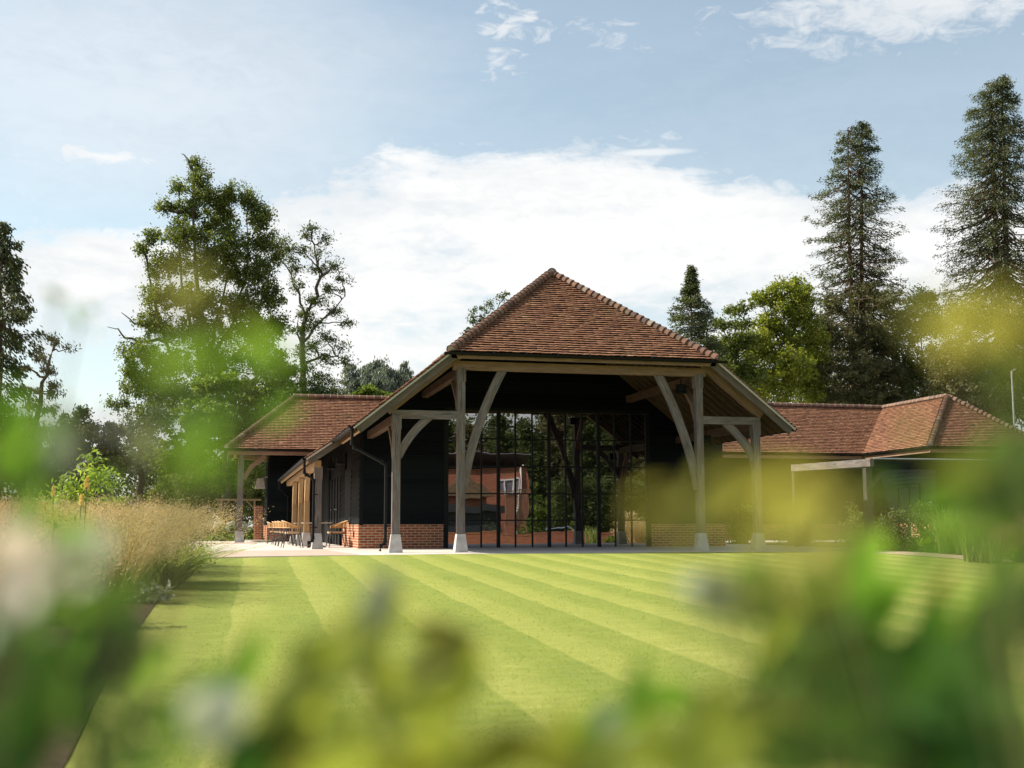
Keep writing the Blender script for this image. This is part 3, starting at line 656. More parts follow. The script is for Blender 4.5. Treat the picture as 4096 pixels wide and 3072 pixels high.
# ------------------------------------------------------------------ left wing
wing = empty('tiled_wing', (4, 49.7, 0), 'low black boarded wing with hipped clay roof, behind the outdoor chairs', 'outbuilding')
WE, WZ, WXE, WR = 47.4, 3.66, -.02, 2.76; WP = .86; WL = math.hypot(1, WP)
tm = MB(); TWf = np.array([0, 1/WL, WP/WL]); hl = WR*WL
tiles(tm, (WXE, WE, WZ), (1, 0, 0), TWf, [(0, 0), (7.2, 0), (7.2, hl), (WR, hl)], seed=11)
TWl = np.array([1/WL, 0, WP/WL])
tiles(tm, (WXE, WE, WZ), (0, 1, 0), TWl, [(0, 0), (2*WR, 0), (WR, hl)], seed=12)
tiles(tm, (WXE, WE+2*WR, WZ), (1, 0, 0), np.array([0, -1/WL, WP/WL]), [(0, 0), (7.2, 0), (7.2, hl), (WR, hl)], seed=13)
wr = tm.build('roof', M['tile'], wing)
dk = MB(); deck(dk, (WXE, WE, WZ), (1, 0, 0), TWf, [(0, 0), (7.2, 0), (7.2, hl), (WR, hl)]); deck(dk, (WXE, WE, WZ), (0, 1, 0), TWl, [(0, 0), (2*WR, 0), (WR, hl)])
deck(dk, (WXE, WE+2*WR, WZ), (1, 0, 0), np.array([0, -1/WL, WP/WL]), [(0, 0), (7.2, 0), (7.2, hl), (WR, hl)])
dk.build('roof_deck', M['oak_deck'], wr)
cp = MB(); ap = np.array([WXE+WR, WE+WR, WZ+WR*WP+.05])
caps(cp, (WXE, WE, WZ+.05), ap, .14, .15, .66, True, 5); caps(cp, (WXE, WE+2*WR, WZ+.05), ap, .14, .15, .66, True, 6)
caps(cp, ap+(-.05, 0, 0), ap+(4.6, 0, 0), .13, .31, .96, True, 7, True); cp.build('ridge_tiles', [M['ridge'], M['mortar']], wr, True)
b = MB(); b.bar((WXE+.04, WE+.05, WZ-.15), (3.6, WE+.05, WZ-.15), .05, .15); b.bar((WXE+.05, WE+.08, WZ-.15), (WXE+.05, WE+2*WR, WZ-.15), .05, .15); b.build('fascia_board', M['oak_warm'], wing)
gutter([(WXE-.05, WE-.05, WZ-.02), (3.6, WE-.05, WZ-.02)], par=wing); gutter([(WXE-.06, WE, WZ-.02), (WXE-.06, WE+2*WR, WZ-.02)], par=wing)
b = MB(); boards(b, (1.70, 49.7), (4.2, 49.7), .69, 3.55, (0, -1), ex=.19); boards(b, (1.70, 54), (1.70, 49.7), .69, 3.55, (-1, 0), ex=.19)
b.box((1.66, 49.66, .67), (1.76, 49.76, 3.55)); b.build('side_wall', M['boards'], wing)
b = MB(); b.box((1.72, 49.73, 0), (4.2, 49.9, 5.0)); b.box((1.72, 49.9, 0), (1.85, 51.5, 5.0)); b.box((1.72, 51.5, 0), (1.85, 54, 3.6)); b.build('wall_backing', M['dark_void'], wing)
b = MB(); b.box((1.67, 49.67, 0), (4.2, 49.72, .675)); b.box((1.67, 49.72, 0), (1.71, 54, .675)); b.build('brick_plinth', M['brick'], wing)
b = MB(); b.box((1.2, 51.2, 0), (1.55, 51.6, 1.5)); b.build('brick_pier', M['brick'], wing)
post(.56, 47.85, 3.45, .2, par=wing, jowl=False, sw=(.36, .3))
post(.56, 52.6, 3.45, .2, par=wing, jowl=False, sw=(.36, .3))
b = MB(); b.bar((.56, 47.95, 3.42), (.56, 52.9, 3.42), .16, .18); b.bar((.3, 47.97, 3.4), (1.7, 49.9, 3.4), .12, .16); b.build('porch_plate', M['oak_fresh'], wing)
b = MB(); b.sweep([(.66, 47.95, 2.5), (.95, 47.97, 3.0), (1.5, 48.0, 3.42)], .18, .1, (0, 1, 0)); b.build('brace', M['oak_warm'], wing)
b = MB(); b.frustum((1.38, 50.4), 2.2, 2.62, .42, .42, .26, .26); b.bar((1.38, 50.4, 2.62), (1.7, 50.4, 2.7), .05, .05); b.build('wall_lamp', M['concrete'], wing)

# ------------------------------------------------------------------ right wing
rw = empty('courtyard_wing', (22, 47.4, 0), 'long low clay tiled wing bending forward at a valley beside the barn', 'outbuilding')
RE, RZ, RRUN = 46.75, 3.74, 2.72; VX = 27.35; RX = VX+RRUN; FY = 41.6
hr = RRUN*WL; tm = MB(); TWr = np.array([1/WL, 0, WP/WL]); X0 = 14.2
tiles(tm, (X0, RE, RZ), (1, 0, 0), TWf, [(0, 0), (VX-X0, 0), (RX-X0, hr), (0, hr)], seed=21)
tiles(tm, (VX, FY, RZ), (0, 1, 0), TWr, [(0, 0), (RE-FY, 0), (RE-FY+RRUN, hr), (RRUN, hr)], seed=22)
tiles(tm, (VX, FY, RZ), (1, 0, 0), TWf, [(0, 0), (2*RRUN, 0), (RRUN, hr)], seed=23)
tiles(tm, (VX+2*RRUN, FY, RZ), (0, 1, 0), np.array([-1/WL, 0, WP/WL]), [(0, 0), (10, 0), (10, hr), (RRUN, hr)], seed=24)
rr_ = tm.build('roof', M['tile'], rw)
dk = MB(); deck(dk, (X0, RE, RZ), (1, 0, 0), TWf, [(0, 0), (VX-X0, 0), (RX-X0, hr), (0, hr)]); deck(dk, (VX, FY, RZ), (0, 1, 0), TWr, [(0, 0), (RE-FY, 0), (RE-FY+RRUN, hr), (RRUN, hr)])
deck(dk, (VX, FY, RZ), (1, 0, 0), TWf, [(0, 0), (2*RRUN, 0), (RRUN, hr)]); deck(dk, (VX+2*RRUN, FY, RZ), (0, 1, 0), np.array([-1/WL, 0, WP/WL]), [(0, 0), (10, 0), (10, hr), (RRUN, hr)])
dk.build('roof_deck', M['oak_deck'], rr_)
cp = MB(); zt = RZ+RRUN*WP+.05; ap = np.array([RX, FY+RRUN, zt])
caps(cp, (VX, FY, RZ+.05), ap, .15, .15, .66, True, 8); caps(cp, (VX+2*RRUN, FY, RZ+.05), ap, .15, .2, .66, True, 9)
caps(cp, (X0, RE+RRUN, zt), (RX, RE+RRUN, zt), .13, .31, .96, True, 10, True); caps(cp, ap, (RX, RE+RRUN, zt), .13, .31, .96, True, 12, True)
cp.build('ridge_tiles', [M['ridge'], M['mortar']], rr_, True)
gutter([(X0, RE-.05, RZ-.02), (VX-.05, RE-.05, RZ-.02)], par=rw); gutter([(VX-.06, RE-.05, RZ-.02), (VX-.06, FY-.05, RZ-.02)], par=rw); gutter([(VX-.05, FY-.06, RZ-.02), (VX+2*RRUN, FY-.06, RZ-.02)], par=rw)
b = MB(); b.bar((X0, RE+.06, RZ-.16), (VX, RE+.06, RZ-.16), .05, .14); b.bar((VX+.05, RE, RZ-.16), (VX+.05, FY+.05, RZ-.16), .05, .14); b.bar((VX, FY+.05, RZ-.16), (VX+2*RRUN, FY+.05, RZ-.16), .05, .14); b.build('fascia_board', M['oak_warm'], rw)
b = MB(); boards(b, (14.9, 47.3), (27.9, 47.3), .69, 3.6, (0, -1)); b.build('side_wall', M['boards'], rw)
for a, c, z in ((47.3, 44.95, .69), (43.2, 42.15, .69), (44.95, 43.2, 2.35)):
    b = MB(); boards(b, (27.9, a), (27.9, c), z, 3.6, (-1, 0)); b.build('side_wall', M['boards'], rw)
b = MB(); boards(b, (27.9, 42.15), (33, 42.15), .69, 3.6, (0, -1)); b.build('side_wall', M['boards'], rw)
b = MB(); b.box((14.9, 47.33, 0), (28, 47.5, 4.15)); b.box((27.93, 42.35, 0), (28.1, 47.3, 4.15)); b.box((27.93, 42.18, 0), (32.3, 42.3, 4.12)); b.build('wall_backing', M['dark_void'], rw)
b = MB(); b.box((14.9, 47.26, 0), (27.85, 47.32, .675)); b.box((27.85, 42.1, 0), (27.92, 47.3, .675)); b.box((27.85, 42.09, 0), (33, 42.17, .675)); b.build('brick_plinth', M['brick'], rw)
b = MB(); b.box((27.86, 43.25, .1), (27.91, 44.9, 2.3)); 
for y in (43.25, 44.0, 44.08, 44.82): b.box((27.82, y, .1), (27.859, y+.08, 2.3))
b.box((27.82, 43.33, 2.2), (27.859, 44.82, 2.3)); b.build('door', M['dark_void'], rw)

# open canopy on posts beside the path
cn = empty('post_canopy', (16.47, 27.9, 0), 'flat roofed dark timber canopy on square posts, in front of the right hand tiled wing', 'canopy')
post(16.44, 27.81, 2.12, .18, par=cn, m='oak_dark', base=False, jowl=False)
post(16.44, 31.9, 2.2, .14, par=cn, m='oak_dark', base=False, jowl=False)
post(21.6, 27.81, 2.12, .18, par=cn, m='oak_dark', base=False, jowl=False)
b = MB(); b.bar((16.5, 27.75, 2.26), (16.5, 32.2, 2.33), .12, .2); b.build('side_beam', M['oak_grey'], cn)
b = MB(); b.bar((16.6, 27.85, 2.2), (22, 27.85, 2.2), .12, .22); b.build('front_beam', M['dark_void'], cn)
b = MB(); b.box((16.57, 27.80, 2.33), (22, 32.2, 2.37)); b.build('canopy_roof', M['dark_void'], cn)
b = MB(); b.tube([(16.56, 27.76, 2.365), (22, 27.76, 2.365)], .022, 8); b.build('roof_trim', M['steel'], cn)
b = MB(); b.sweep([(16.52, 27.88, 1.62), (16.75, 27.88, 1.92), (17.0, 27.88, 2.1)], .12, .08, (0, 1, 0)); b.build('brace', M['oak_dark'], cn)
# ------------------------------------------------------------------ leaves, blades, trees
def unit(a): return a/np.maximum(np.linalg.norm(a, axis=-1, keepdims=True), 1e-9)
def leaf_quads(P, L, Wd, rng, dirs=None, up=.5, fold=0.):
    n = len(P); L = np.broadcast_to(L, n)[:, None]*rng.uniform(.65, 1.25, (n, 1)); Wd = np.broadcast_to(Wd, n)[:, None]*rng.uniform(.7, 1.2, (n, 1))
    N = unit(rng.normal(size=(n, 3))+np.array([0, 0, up])); A = rng.normal(size=(n, 3)) if dirs is None else dirs+rng.normal(size=(n, 3))*.35
    A = unit(A-N*np.sum(A*N, 1, keepdims=True)) if dirs is None else unit(A); B = unit(np.cross(A, N))
    V = np.stack([P-A*L*.5, P-A*L*.05+B*Wd*.5, P+A*L*.5, P-A*L*.05-B*Wd*.5], 1).reshape(-1, 3)
    return V, np.arange(4*n).reshape(-1, 4)
def trunk_mesh(name, polys, m, parent, n=7):
    V = []; F = []
    for P, r0, r1 in polys:
        P = np.asarray(P, float); k = len(P); b0 = len(V); T = np.gradient(P, axis=0) if k > 1 else None
        for i in range(k):
            d = T[i]/np.linalg.norm(T[i]); a = np.cross(d, (0, 0, 1)) if abs(d[2]) < .9 else np.cross(d, (1, 0, 0)); a /= np.linalg.norm(a); b = np.cross(d, a)
            r = r0+(r1-r0)*i/(k-1)
            V += [P[i]+r*(a*math.cos(2*math.pi*j/n)+b*math.sin(2*math.pi*j/n)) for j in range(n)]
        for i in range(k-1):
            for j in range(n): F.append((b0+i*n+j, b0+i*n+(j+1) % n, b0+(i+1)*n+(j+1) % n, b0+(i+1)*n+j))
    return mesh_np(name, V, F, m, parent, None, True)
def wiggle(p0, p1, n, amp, rng, sag=0.):
    p0 = np.asarray(p0, float); p1 = np.asarray(p1, float); t = np.linspace(0, 1, n)[:, None]; L = np.linalg.norm(p1-p0)
    w_ = rng.normal(size=(n, 3))*amp*L; w_[0] = 0; w_[-1] = 0
    P = p0+(p1-p0)*t+w_; P[:, 2] -= sag*L*4*(t*(1-t))[:, 0]; return P
def blob_tree(name, label, Y, blobs, trunks, m, leaf=.2, cr=13, per=55, dens=1.2, bark='bark', group=None, cat='tree', seed=0, r0=.3, up=.5, aspect=.55, limb=True, zbase=0., dirs=None, mats2=None, squash=.7, tints=(.2, .8)):
    """broadleaf tree: foliage masses traced in the photograph become ellipsoids of leaf clumps round a branching trunk; pixels are of the 2212 wide photo"""
    rng = np.random.default_rng(seed+100); P0 = at2(trunks[0][0][0], 900, Y); base = np.array([P0[0], Y, zbase])
    root = empty(name, base, label, cat, group); k = depth((P0[0], Y, 4))/PX2
    tr = []; tp = []
    for i, pl in enumerate(trunks):
        pts = [at2(u, v, Y+rng.normal()*.4*(j > 0)) for j, (u, v) in enumerate(pl)]
        if pts[0][2] > zbase and i == 0: pts = [np.array([pts[0][0], Y, zbase-.05])]+pts
        r = r0*(1 if i == 0 else .55); P = np.array(pts); t = np.linspace(0, len(P)-1, (len(P)-1)*3+1)
        Q = np.stack([np.interp(t, range(len(P)), P[:, c]) for c in range(3)], 1); Q[1:-1] += rng.normal(size=Q[1:-1].shape)*.06*r0/.3
        tr.append((Q, r*(1 if i == 0 else .6), max(.02, r*.10))); tp.append(Q)
    tpts = np.concatenate(tp); cen = []; 
    for u, v, ru, rv in blobs:
        c = at2(u, v, Y+rng.normal()*ru*k*.35); n = max(3, int(dens*ru*rv/cr**2*2.6)+2)
        q = unit(rng.normal(size=(n, 3)))*(rng.random((n, 1))**.45); pts = c+q*np.array([ru*k, ru*k*.85, rv*k]); cen.append(pts)
        if limb:
            j = np.argmin(np.linalg.norm((tpts-c)*np.array([1, 1, 1.6])+np.array([0, 0, .8]), axis=1)); tr.append((wiggle(tpts[j], c, 6, .04, rng), r0*.14+.01, .02))
            for p in pts[:max(2, n//5)]: tr.append((wiggle(c, p, 4, .05, rng), 0.018+.02*r0, .008))
    cen = np.concatenate(cen); nc = len(cen); n = rng.poisson(per, nc); idx = np.repeat(np.arange(nc), n)
    crm = cr*k*rng.uniform(.55, 1.25, nc)
    P = cen[idx]+rng.normal(size=(len(idx), 3))*crm[idx][:, None]*np.array([.62, .62, .62*squash])
    D = None if dirs is None else np.broadcast_to(np.array(dirs, float), P.shape)
    V, F = leaf_quads(P, leaf, leaf*aspect, rng, D, up)
    ct = rng.uniform(tints[0], tints[1], nc); t = ct[idx]+rng.normal(size=len(idx))*.16
    trunk_mesh('trunk', tr, M[bark], root, 6); mesh_np('crown', V, F, M[m], root, t); return root
def conifer(name, label, Y, stems, prof, m, n=420, leaf=.3, droop=.25, bark='bark_red', r0=.35, seed=0, cat='tree', spray=16, gap=0., hang=.35, group=None, thick=.5):
    """conifer: whorls of drooping boughs with hanging sprays; prof gives half widths in pixels at image rows"""
    rng = np.random.default_rng(seed+500); b = at2(stems[0][0], 900, Y); base = np.array([b[0], Y, 0.]); root = empty(name, base, label, cat, group)
    k = depth((b[0], Y, 8))/PX2; tr = []; axes = []
    for u0, utop, vtop in stems:
        P0 = at2(u0, 900, Y); T = at2(utop, vtop, Y); Q = wiggle((P0[0], Y, -.05), T, 12, .002, rng); tr.append((Q, r0, .03)); axes.append(Q)
    vs = [p[0] for p in prof]; hw = [p[1] for p in prof]; zt = at2(stems[0][1], vs[0], Y)[2]; zs = [at2(stems[0][1], v, Y)[2] for v in vs]
    pts = []; dirs = []; tt = []
    zmin = min(zs)
    for i in range(n):
        z = zmin+(zt-zmin)*(i+rng.random())/n; h = np.interp(-z, [-a for a in zs], hw)*k; Q = axes[rng.integers(len(axes))]
        if z > Q[-1][2]: continue
        o = np.array([np.interp(z, Q[:, 2], Q[:, c]) for c in range(3)])
        a = rng.uniform(0, 2*math.pi); L = h*rng.uniform(.5, 1.12)*(1.03+.22*math.sin(z*1.35+seed)*math.cos(2*a+z*.5))
        d = np.array([math.cos(a), math.sin(a), 0.]); m_ = 8; s = np.linspace(0, 1, m_)[:, None]
        rise = rng.uniform(-.25, .32)
        Bp = o+d*L*s+np.array([0, 0, 1.])*(L*(rise*s+droop*(s**2.2)*.6-droop*1.3*s)); 
        Bp[1:] += rng.normal(size=(m_-1, 3))*.03*L
        tr.append((Bp, .02+.022*L/2, .008)); ct = rng.uniform(.15, .85)
        for _ in range(spray):
            f = 1-rng.random()**1.4*(.72-gap); c = np.array([np.interp(f*(m_-1), range(m_), Bp[:, q]) for q in range(3)])
            side = np.cross(d, (0, 0, 1.))*rng.normal()*.35*min(L, 2.)*(1.15-f); c = c+side+np.array([0, 0, -abs(rng.normal())*.12*thick])
            nn_ = 6; pp = c+rng.normal(size=(nn_, 3))*np.array([.20, .20, .19])*thick*1.6
            pts.append(pp); dirs.append(np.tile(d*.8+side*.5+np.array([0, 0, -hang]), (nn_, 1))); tt.append(np.full(nn_, ct)+rng.normal(size=nn_)*.18)
    P = np.concatenate(pts); V, F = leaf_quads(P, leaf, leaf*.36, rng, np.concatenate(dirs), .4)
    trunk_mesh('trunk', tr, M[bark], root, 5); mesh_np('crown', V, F, M[m], root, np.concatenate(tt)); return root
def blade_mesh(name, n, R, h0, h1, wd, lean, curl, m, parent, rng, base=(0, 0, 0), segs=4, taper=.15, bias=(0, 0), tints=(.1, .9)):
    a = rng.uniform(0, 2*math.pi, n); r = R*np.sqrt(rng.random(n)); B = np.stack([base[0]+r*np.cos(a), base[1]+r*np.sin(a), np.full(n, base[2])], 1)
    ph = rng.uniform(0, 2*math.pi, n); D = np.stack([np.cos(ph)+bias[0], np.sin(ph)+bias[1], np.zeros(n)], 1); H = rng.uniform(h0, h1, n); ln_ = np.abs(rng.normal(lean, lean*.5, n)); cu = np.abs(rng.normal(curl, curl*.5, n))
    side = unit(np.cross(D, (0, 0, 1.))+rng.normal(size=(n, 3))*.4); V = np.zeros((n, segs+1, 2, 3))
    for i in range(segs+1):
        t = i/segs; c = B+D*(H*(ln_*t+cu*t*t*t))[:, None]+np.array([0, 0, 1.])*(H*(t-.30*cu*t**3))[:, None]; ww = wd*(1-(1-taper)*t**1.5)/2
        V[:, i, 0] = c-side*ww; V[:, i, 1] = c+side*ww
    F = np.array([[j*(segs+1)*2+i*2, j*(segs+1)*2+i*2+1, j*(segs+1)*2+i*2+3, j*(segs+1)*2+i*2+2] for j in range(n) for i in range(segs)])
    t = np.repeat(np.clip(rng.uniform(tints[0], tints[1], n), 0, 1), segs)
    return mesh_np(name, V.reshape(-1, 3), F, m, parent, t), V[:, -1].mean(1), D, H

# ------------------------------------------------------------------ trees behind the buildings
conifer('spruce_tree', 'dark drooping spruce cut by the left edge of the picture', 60, [(4, 6, 485)], [(485, 6), (520, 26), (560, 40), (640, 84), (740, 70), (800, 88), (880, 76), (950, 60)], 'lf_con', n=105, leaf=.24, droop=.5, hang=.9, seed=1, r0=.26, thick=.45, spray=22)
blob_tree('larch_tree', 'thin leaning larch with bare twigs, beside the spruce', 58, [(122, 737, 24, 9), (150, 752, 16, 5), (92, 772, 20, 9), (112, 800, 22, 9), (62, 795, 12, 5), (104, 850, 26, 10), (122, 835, 18, 8), (74, 880, 26, 9), (110, 885, 26, 9), (48, 905, 34, 12), (92, 930, 50, 16), (60, 970, 50, 20), (110, 975, 45, 16)],
          [[(70, 1010), (80, 900), (94, 830), (110, 770), (118, 737)], [(88, 850), (70, 842), (46, 836)], [(95, 815), (70, 800), (50, 797)]], 'lf_con_old', leaf=.22, cr=10, per=36, aspect=.25, dens=.9, r0=.2, seed=2, squash=.9, dirs=(.3, 0, -.6))
blob_tree('lime_tree', 'very tall many-stemmed broadleaf tree towering behind the left wing', 72,
          [(425, 352, 15, 18), (428, 385, 28, 22), (385, 405, 20, 14), (432, 425, 40, 28), (400, 455, 35, 25), (352, 445, 26, 14), (478, 440, 30, 30), (500, 420, 20, 26), (535, 425, 26, 28), (560, 470, 34, 34), (470, 480, 50, 34), (400, 510, 55, 36), (330, 510, 26, 16), (500, 530, 60, 40), (575, 520, 32, 30), (450, 570, 70, 42), (360, 575, 45, 34), (310, 540, 18, 16), (545, 590, 60, 42), (600, 555, 22, 20),
           (350, 640, 50, 32), (430, 650, 60, 40), (520, 660, 64, 42), (590, 640, 30, 30), (330, 700, 44, 32), (420, 720, 70, 40), (540, 720, 66, 44), (600, 700, 26, 34), (300, 760, 46, 28), (370, 790, 70, 36), (470, 780, 60, 40), (570, 780, 56, 40), (300, 830, 44, 30), (370, 850, 66, 40), (480, 830, 60, 34), (600, 820, 30, 40), (285, 800, 30, 18), (330, 900, 60, 36), (255, 870, 24, 14)],
          [[(440, 1000), (438, 860), (432, 700), (418, 520), (424, 360)], [(438, 830), (470, 700), (490, 560), (500, 420)], [(438, 800), (510, 680), (535, 560), (536, 430)], [(434, 780), (400, 650), (385, 540), (388, 420)], [(440, 820), (540, 740), (575, 620), (590, 540)],
           [(360, 720), (320, 702), (290, 700), (262, 675)], [(360, 740), (300, 735), (262, 722), (232, 706)], [(380, 800), (330, 640), (316, 560), (296, 528)], [(395, 460), (372, 445), (352, 430)], [(420, 370), (405, 350), (392, 332)]], 'lf_mid', leaf=.17, cr=11, per=50, dens=1.7, r0=.36, seed=3, tints=(.0, .9), squash=1., up=.2)
blob_tree('twisted_pine', 'twisting bare-limbed tree with tufted crown, between tall tree and silver willow', 62,
          [(676, 492, 24, 7), (705, 517, 18, 6), (658, 509, 14, 6), (656, 542, 18, 8), (689, 546, 16, 7), (610, 517, 16, 7), (614, 538, 20, 9), (632, 560, 14, 8), (722, 575, 22, 10), (689, 583, 20, 10), (739, 604, 18, 9), (647, 612, 22, 10), (639, 583, 14, 9), (714, 625, 24, 10), (685, 654, 30, 13), (660, 675, 22, 12), (722, 670, 24, 10), (738, 697, 20, 8), (680, 700, 26, 12), (647, 716, 22, 12), (705, 729, 30, 10), (739, 753, 20, 8), (681, 749, 30, 12), (751, 778, 16, 8), (705, 778, 30, 12), (647, 760, 18, 12), (685, 820, 40, 22), (722, 845, 34, 22), (655, 800, 24, 14), (690, 855, 46, 20)],
          [[(655, 930), (653, 840), (652, 760), (660, 690), (684, 640), (692, 592), (680, 545), (672, 498)], [(660, 690), (645, 635), (618, 575), (602, 545)], [(655, 740), (690, 700), (725, 668), (745, 640)], [(654, 790), (700, 765), (745, 775)], [(652, 770), (640, 720), (644, 690)], [(690, 600), (715, 580), (735, 572)]], 'lf_dark', leaf=.19, cr=15, per=58, dens=1.5, r0=.25, aspect=.32, seed=4, squash=.75)
blob_tree('silver_willow', 'silver leaved willow rising behind the left wing ridge', 66, [(815, 830, 60, 30), (775, 835, 36, 32), (862, 828, 32, 28), (800, 802, 26, 16), (835, 812, 40, 20), (880, 820, 18, 20), (840, 860, 60, 26), (770, 870, 40, 30), (755, 800, 12, 14), (820, 790, 12, 14), (872, 795, 10, 12)], [[(810, 930), (812, 850)], [(810, 880), (780, 830)], [(812, 880), (860, 820)]], 'lf_silver', leaf=.26, cr=9, per=42, dens=1.3, aspect=.28, dirs=(.12, 0, 1.), seed=5, r0=.2)
blob_tree('acacia_tree', 'small yellow-green tree in front of the silver willow', 58, [(805, 842, 26, 10), (788, 852, 22, 9), (825, 852, 22, 9), (838, 862, 16, 8), (770, 864, 14, 8), (806, 858, 26, 8)], [[(800, 900), (803, 870), (810, 848)]], 'lf_green', leaf=.16, cr=7, per=40, seed=6, r0=.16, squash=.45)
blob_tree('yew_tree', 'dark yew filling the gap directly behind the left wing roof', 60, [(600, 800, 44, 46), (570, 860, 50, 60), (690, 850, 30, 22), (640, 860, 50, 40), (620, 920, 60, 50), (560, 930, 40, 40)], [[(600, 1000), (602, 860), (600, 790)]], 'lf_dark', leaf=.26, cr=12, per=48, seed=7, aspect=.35, tints=(0, .5))
blob_tree('laburnum_tree', 'rounded fresh green tree leaning over the end of the left wing', 57, [(480, 828, 50, 26), (440, 850, 40, 28), (520, 850, 50, 30), (450, 890, 66, 36), (530, 890, 46, 36), (480, 930, 80, 40), (420, 950, 60, 40), (530, 960, 44, 40)], [[(490, 1050), (486, 930), (482, 850)]], 'lf_green', leaf=.2, cr=11, per=50, seed=8, dens=1.1, squash=.45, tints=(.1, .75))
blob_tree('hedge_tree', 'broad mid green tree spreading low behind the young planted tree', 62, [(370, 990, 50, 50), (430, 1010, 60, 50), (500, 1010, 60, 50), (560, 1030, 40, 50), (400, 1060, 70, 44), (490, 1070, 60, 44), (560, 1085, 50, 40), (350, 1080, 50, 40)], [[(440, 1120), (440, 1040), (445, 980)], [(440, 1060), (520, 1000)]], 'lf_mid', leaf=.2, cr=12, per=48, seed=9, dens=1.2, tints=(.1, .7))
blob_tree('white_willow', 'pale loose willow with sky showing through, left of the tallest tree', 64, [(300, 945, 40, 34), (332, 910, 34, 30), (290, 990, 40, 36), (330, 975, 30, 36), (268, 935, 20, 20)], [[(305, 1060), (302, 980), (312, 915)]], 'lf_silver', leaf=.2, cr=11, per=30, seed=10, dens=1.0, tints=(0, .5))
blob_tree('copper_conifer', 'small brownish conifer behind the lime coloured shrub', 60, [(228, 965, 36, 30), (212, 1000, 40, 34), (242, 930, 22, 24), (250, 1000, 30, 30), (205, 935, 24, 20)], [[(228, 1060), (228, 960)]], 'lf_con_old', leaf=.22, cr=10, per=50, seed=12, aspect=.35)
for i, (lb, bl, tk) in enumerate((('dark conifer with sky gaps beside the larch', [(150, 985, 40, 34), (150, 912, 26, 18), (176, 893, 22, 14), (140, 940, 34, 24), (188, 930, 22, 20), (165, 960, 34, 24)], [(158, 1050), (158, 950), (165, 890)]),
                       ('low dark evergreen at the far left behind the flower bed', [(30, 960, 60, 34), (20, 1010, 60, 40), (80, 1000, 50, 40), (70, 950, 34, 20), (110, 1030, 44, 30), (10, 920, 30, 20)], [(45, 1080), (45, 980)]))):
    blob_tree('evergreen_tree', lb, 61+i*3, bl, [tk], 'lf_con', leaf=.22, cr=10, per=50, seed=14+i, aspect=.35)
blob_tree('birch_tree', 'airy birch twigs showing above the left slope of the barn roof', 78, [(1018, 692, 14, 12), (1022, 672, 10, 9), (1048, 668, 14, 10), (1060, 655, 12, 8), (1082, 642, 12, 9), (1096, 634, 8, 6), (1010, 715, 14, 10), (1040, 690, 14, 10)], [[(1060, 800), (1055, 720), (1040, 680)], [(1058, 730), (1075, 660), (1095, 634)], [(1056, 740), (1022, 690), (1016, 672)]], 'lf_dark', leaf=.16, cr=7, per=16, dens=1.1, r0=.12, seed=17)
conifer('young_cedar', 'slim pointed conifer just right of the barn roof', 70, [(1494, 1493, 578)], [(578, 3), (610, 14), (645, 26), (660, 52), (700, 56), (760, 66), (870, 72)], 'lf_con', n=260, leaf=.2, seed=3, r0=.13, droop=.12, hang=.15, spray=14, thick=.36)
blob_tree('ash_tree', 'open airy ash between the slim conifer and the yellow-green tree', 72, [(1585, 672, 28, 12), (1612, 660, 20, 9), (1560, 700, 24, 14), (1596, 700, 26, 12), (1555, 745, 34, 24), (1605, 745, 40, 28), (1570, 795, 46, 36), (1620, 810, 40, 44), (1540, 830, 30, 34), (1590, 850, 50, 34)], [[(1590, 930), (1590, 800), (1588, 680)], [(1590, 790), (1560, 700)], [(1590, 760), (1615, 660)]], 'lf_mid', leaf=.19, cr=10, per=46, dens=1.7, r0=.2, seed=18)
blob_tree('sycamore_tree', 'sunlit yellow-green sycamore left of the tall twin cypress', 74, [(1690, 622, 34, 16), (1724, 610, 22, 16), (1668, 640, 24, 16), (1700, 665, 46, 30), (1735, 680, 34, 40), (1660, 705, 36, 30), (1700, 730, 54, 36), (1650, 770, 46, 36), (1710, 790, 56, 40), (1670, 835, 60, 40), (1740, 830, 50, 44), (1640, 650, 20, 20), (1630, 740, 30, 36), (1735, 640, 30, 26), (1760, 740, 30, 50), (1610, 840, 50, 40)], [[(1700, 950), (1700, 800), (1696, 640)], [(1700, 780), (1660, 690)], [(1700, 760), (1735, 660)]], 'lf_yel', leaf=.21, cr=11, per=50, dens=1.7, r0=.26, seed=19, tints=(.0, .85), squash=.9)
conifer('twin_cypress', 'tall twin-trunked cypress rising behind the right wing roof', 78, [(1838, 1832, 275), (1852, 1862, 262)], [(262, 8), (300, 32), (350, 58), (420, 74), (480, 88), (560, 104), (600, 100), (640, 116), (700, 130), (780, 145), (880, 160)], 'lf_con', n=620, leaf=.185, seed=4, droop=.42, spray=15, gap=.12, hang=.5, thick=.42)
blob_tree('cypress_skirt', 'bushy grey-green cypress below the twin trunks', 75, [(1800, 660, 34, 30), (1870, 640, 46, 36), (1920, 650, 30, 30), (1780, 720, 40, 40), (1850, 720, 60, 44), (1910, 730, 46, 44), (1770, 790, 46, 40), (1840, 800, 66, 44), (1910, 810, 50, 40), (1780, 850, 60, 36), (1860, 860, 66, 36), (1930, 860, 50, 30)], [[(1850, 950), (1850, 800), (1856, 650)]], 'lf_con_old', leaf=.3, cr=13, per=56, dens=1.5, seed=20, aspect=.32, bark='bark_red', tints=(0, .7))
blob_tree('holm_oak', 'dark round tree between the two tall cypresses', 80, [(1990, 650, 36, 26), (1960, 700, 44, 44), (2015, 700, 40, 40), (1950, 790, 60, 50), (2030, 790, 56, 50), (1990, 850, 80, 40)], [[(1990, 950), (1990, 720)]], 'lf_dark', leaf=.24, cr=12, per=54, dens=1.6, seed=21, tints=(.1, .8))
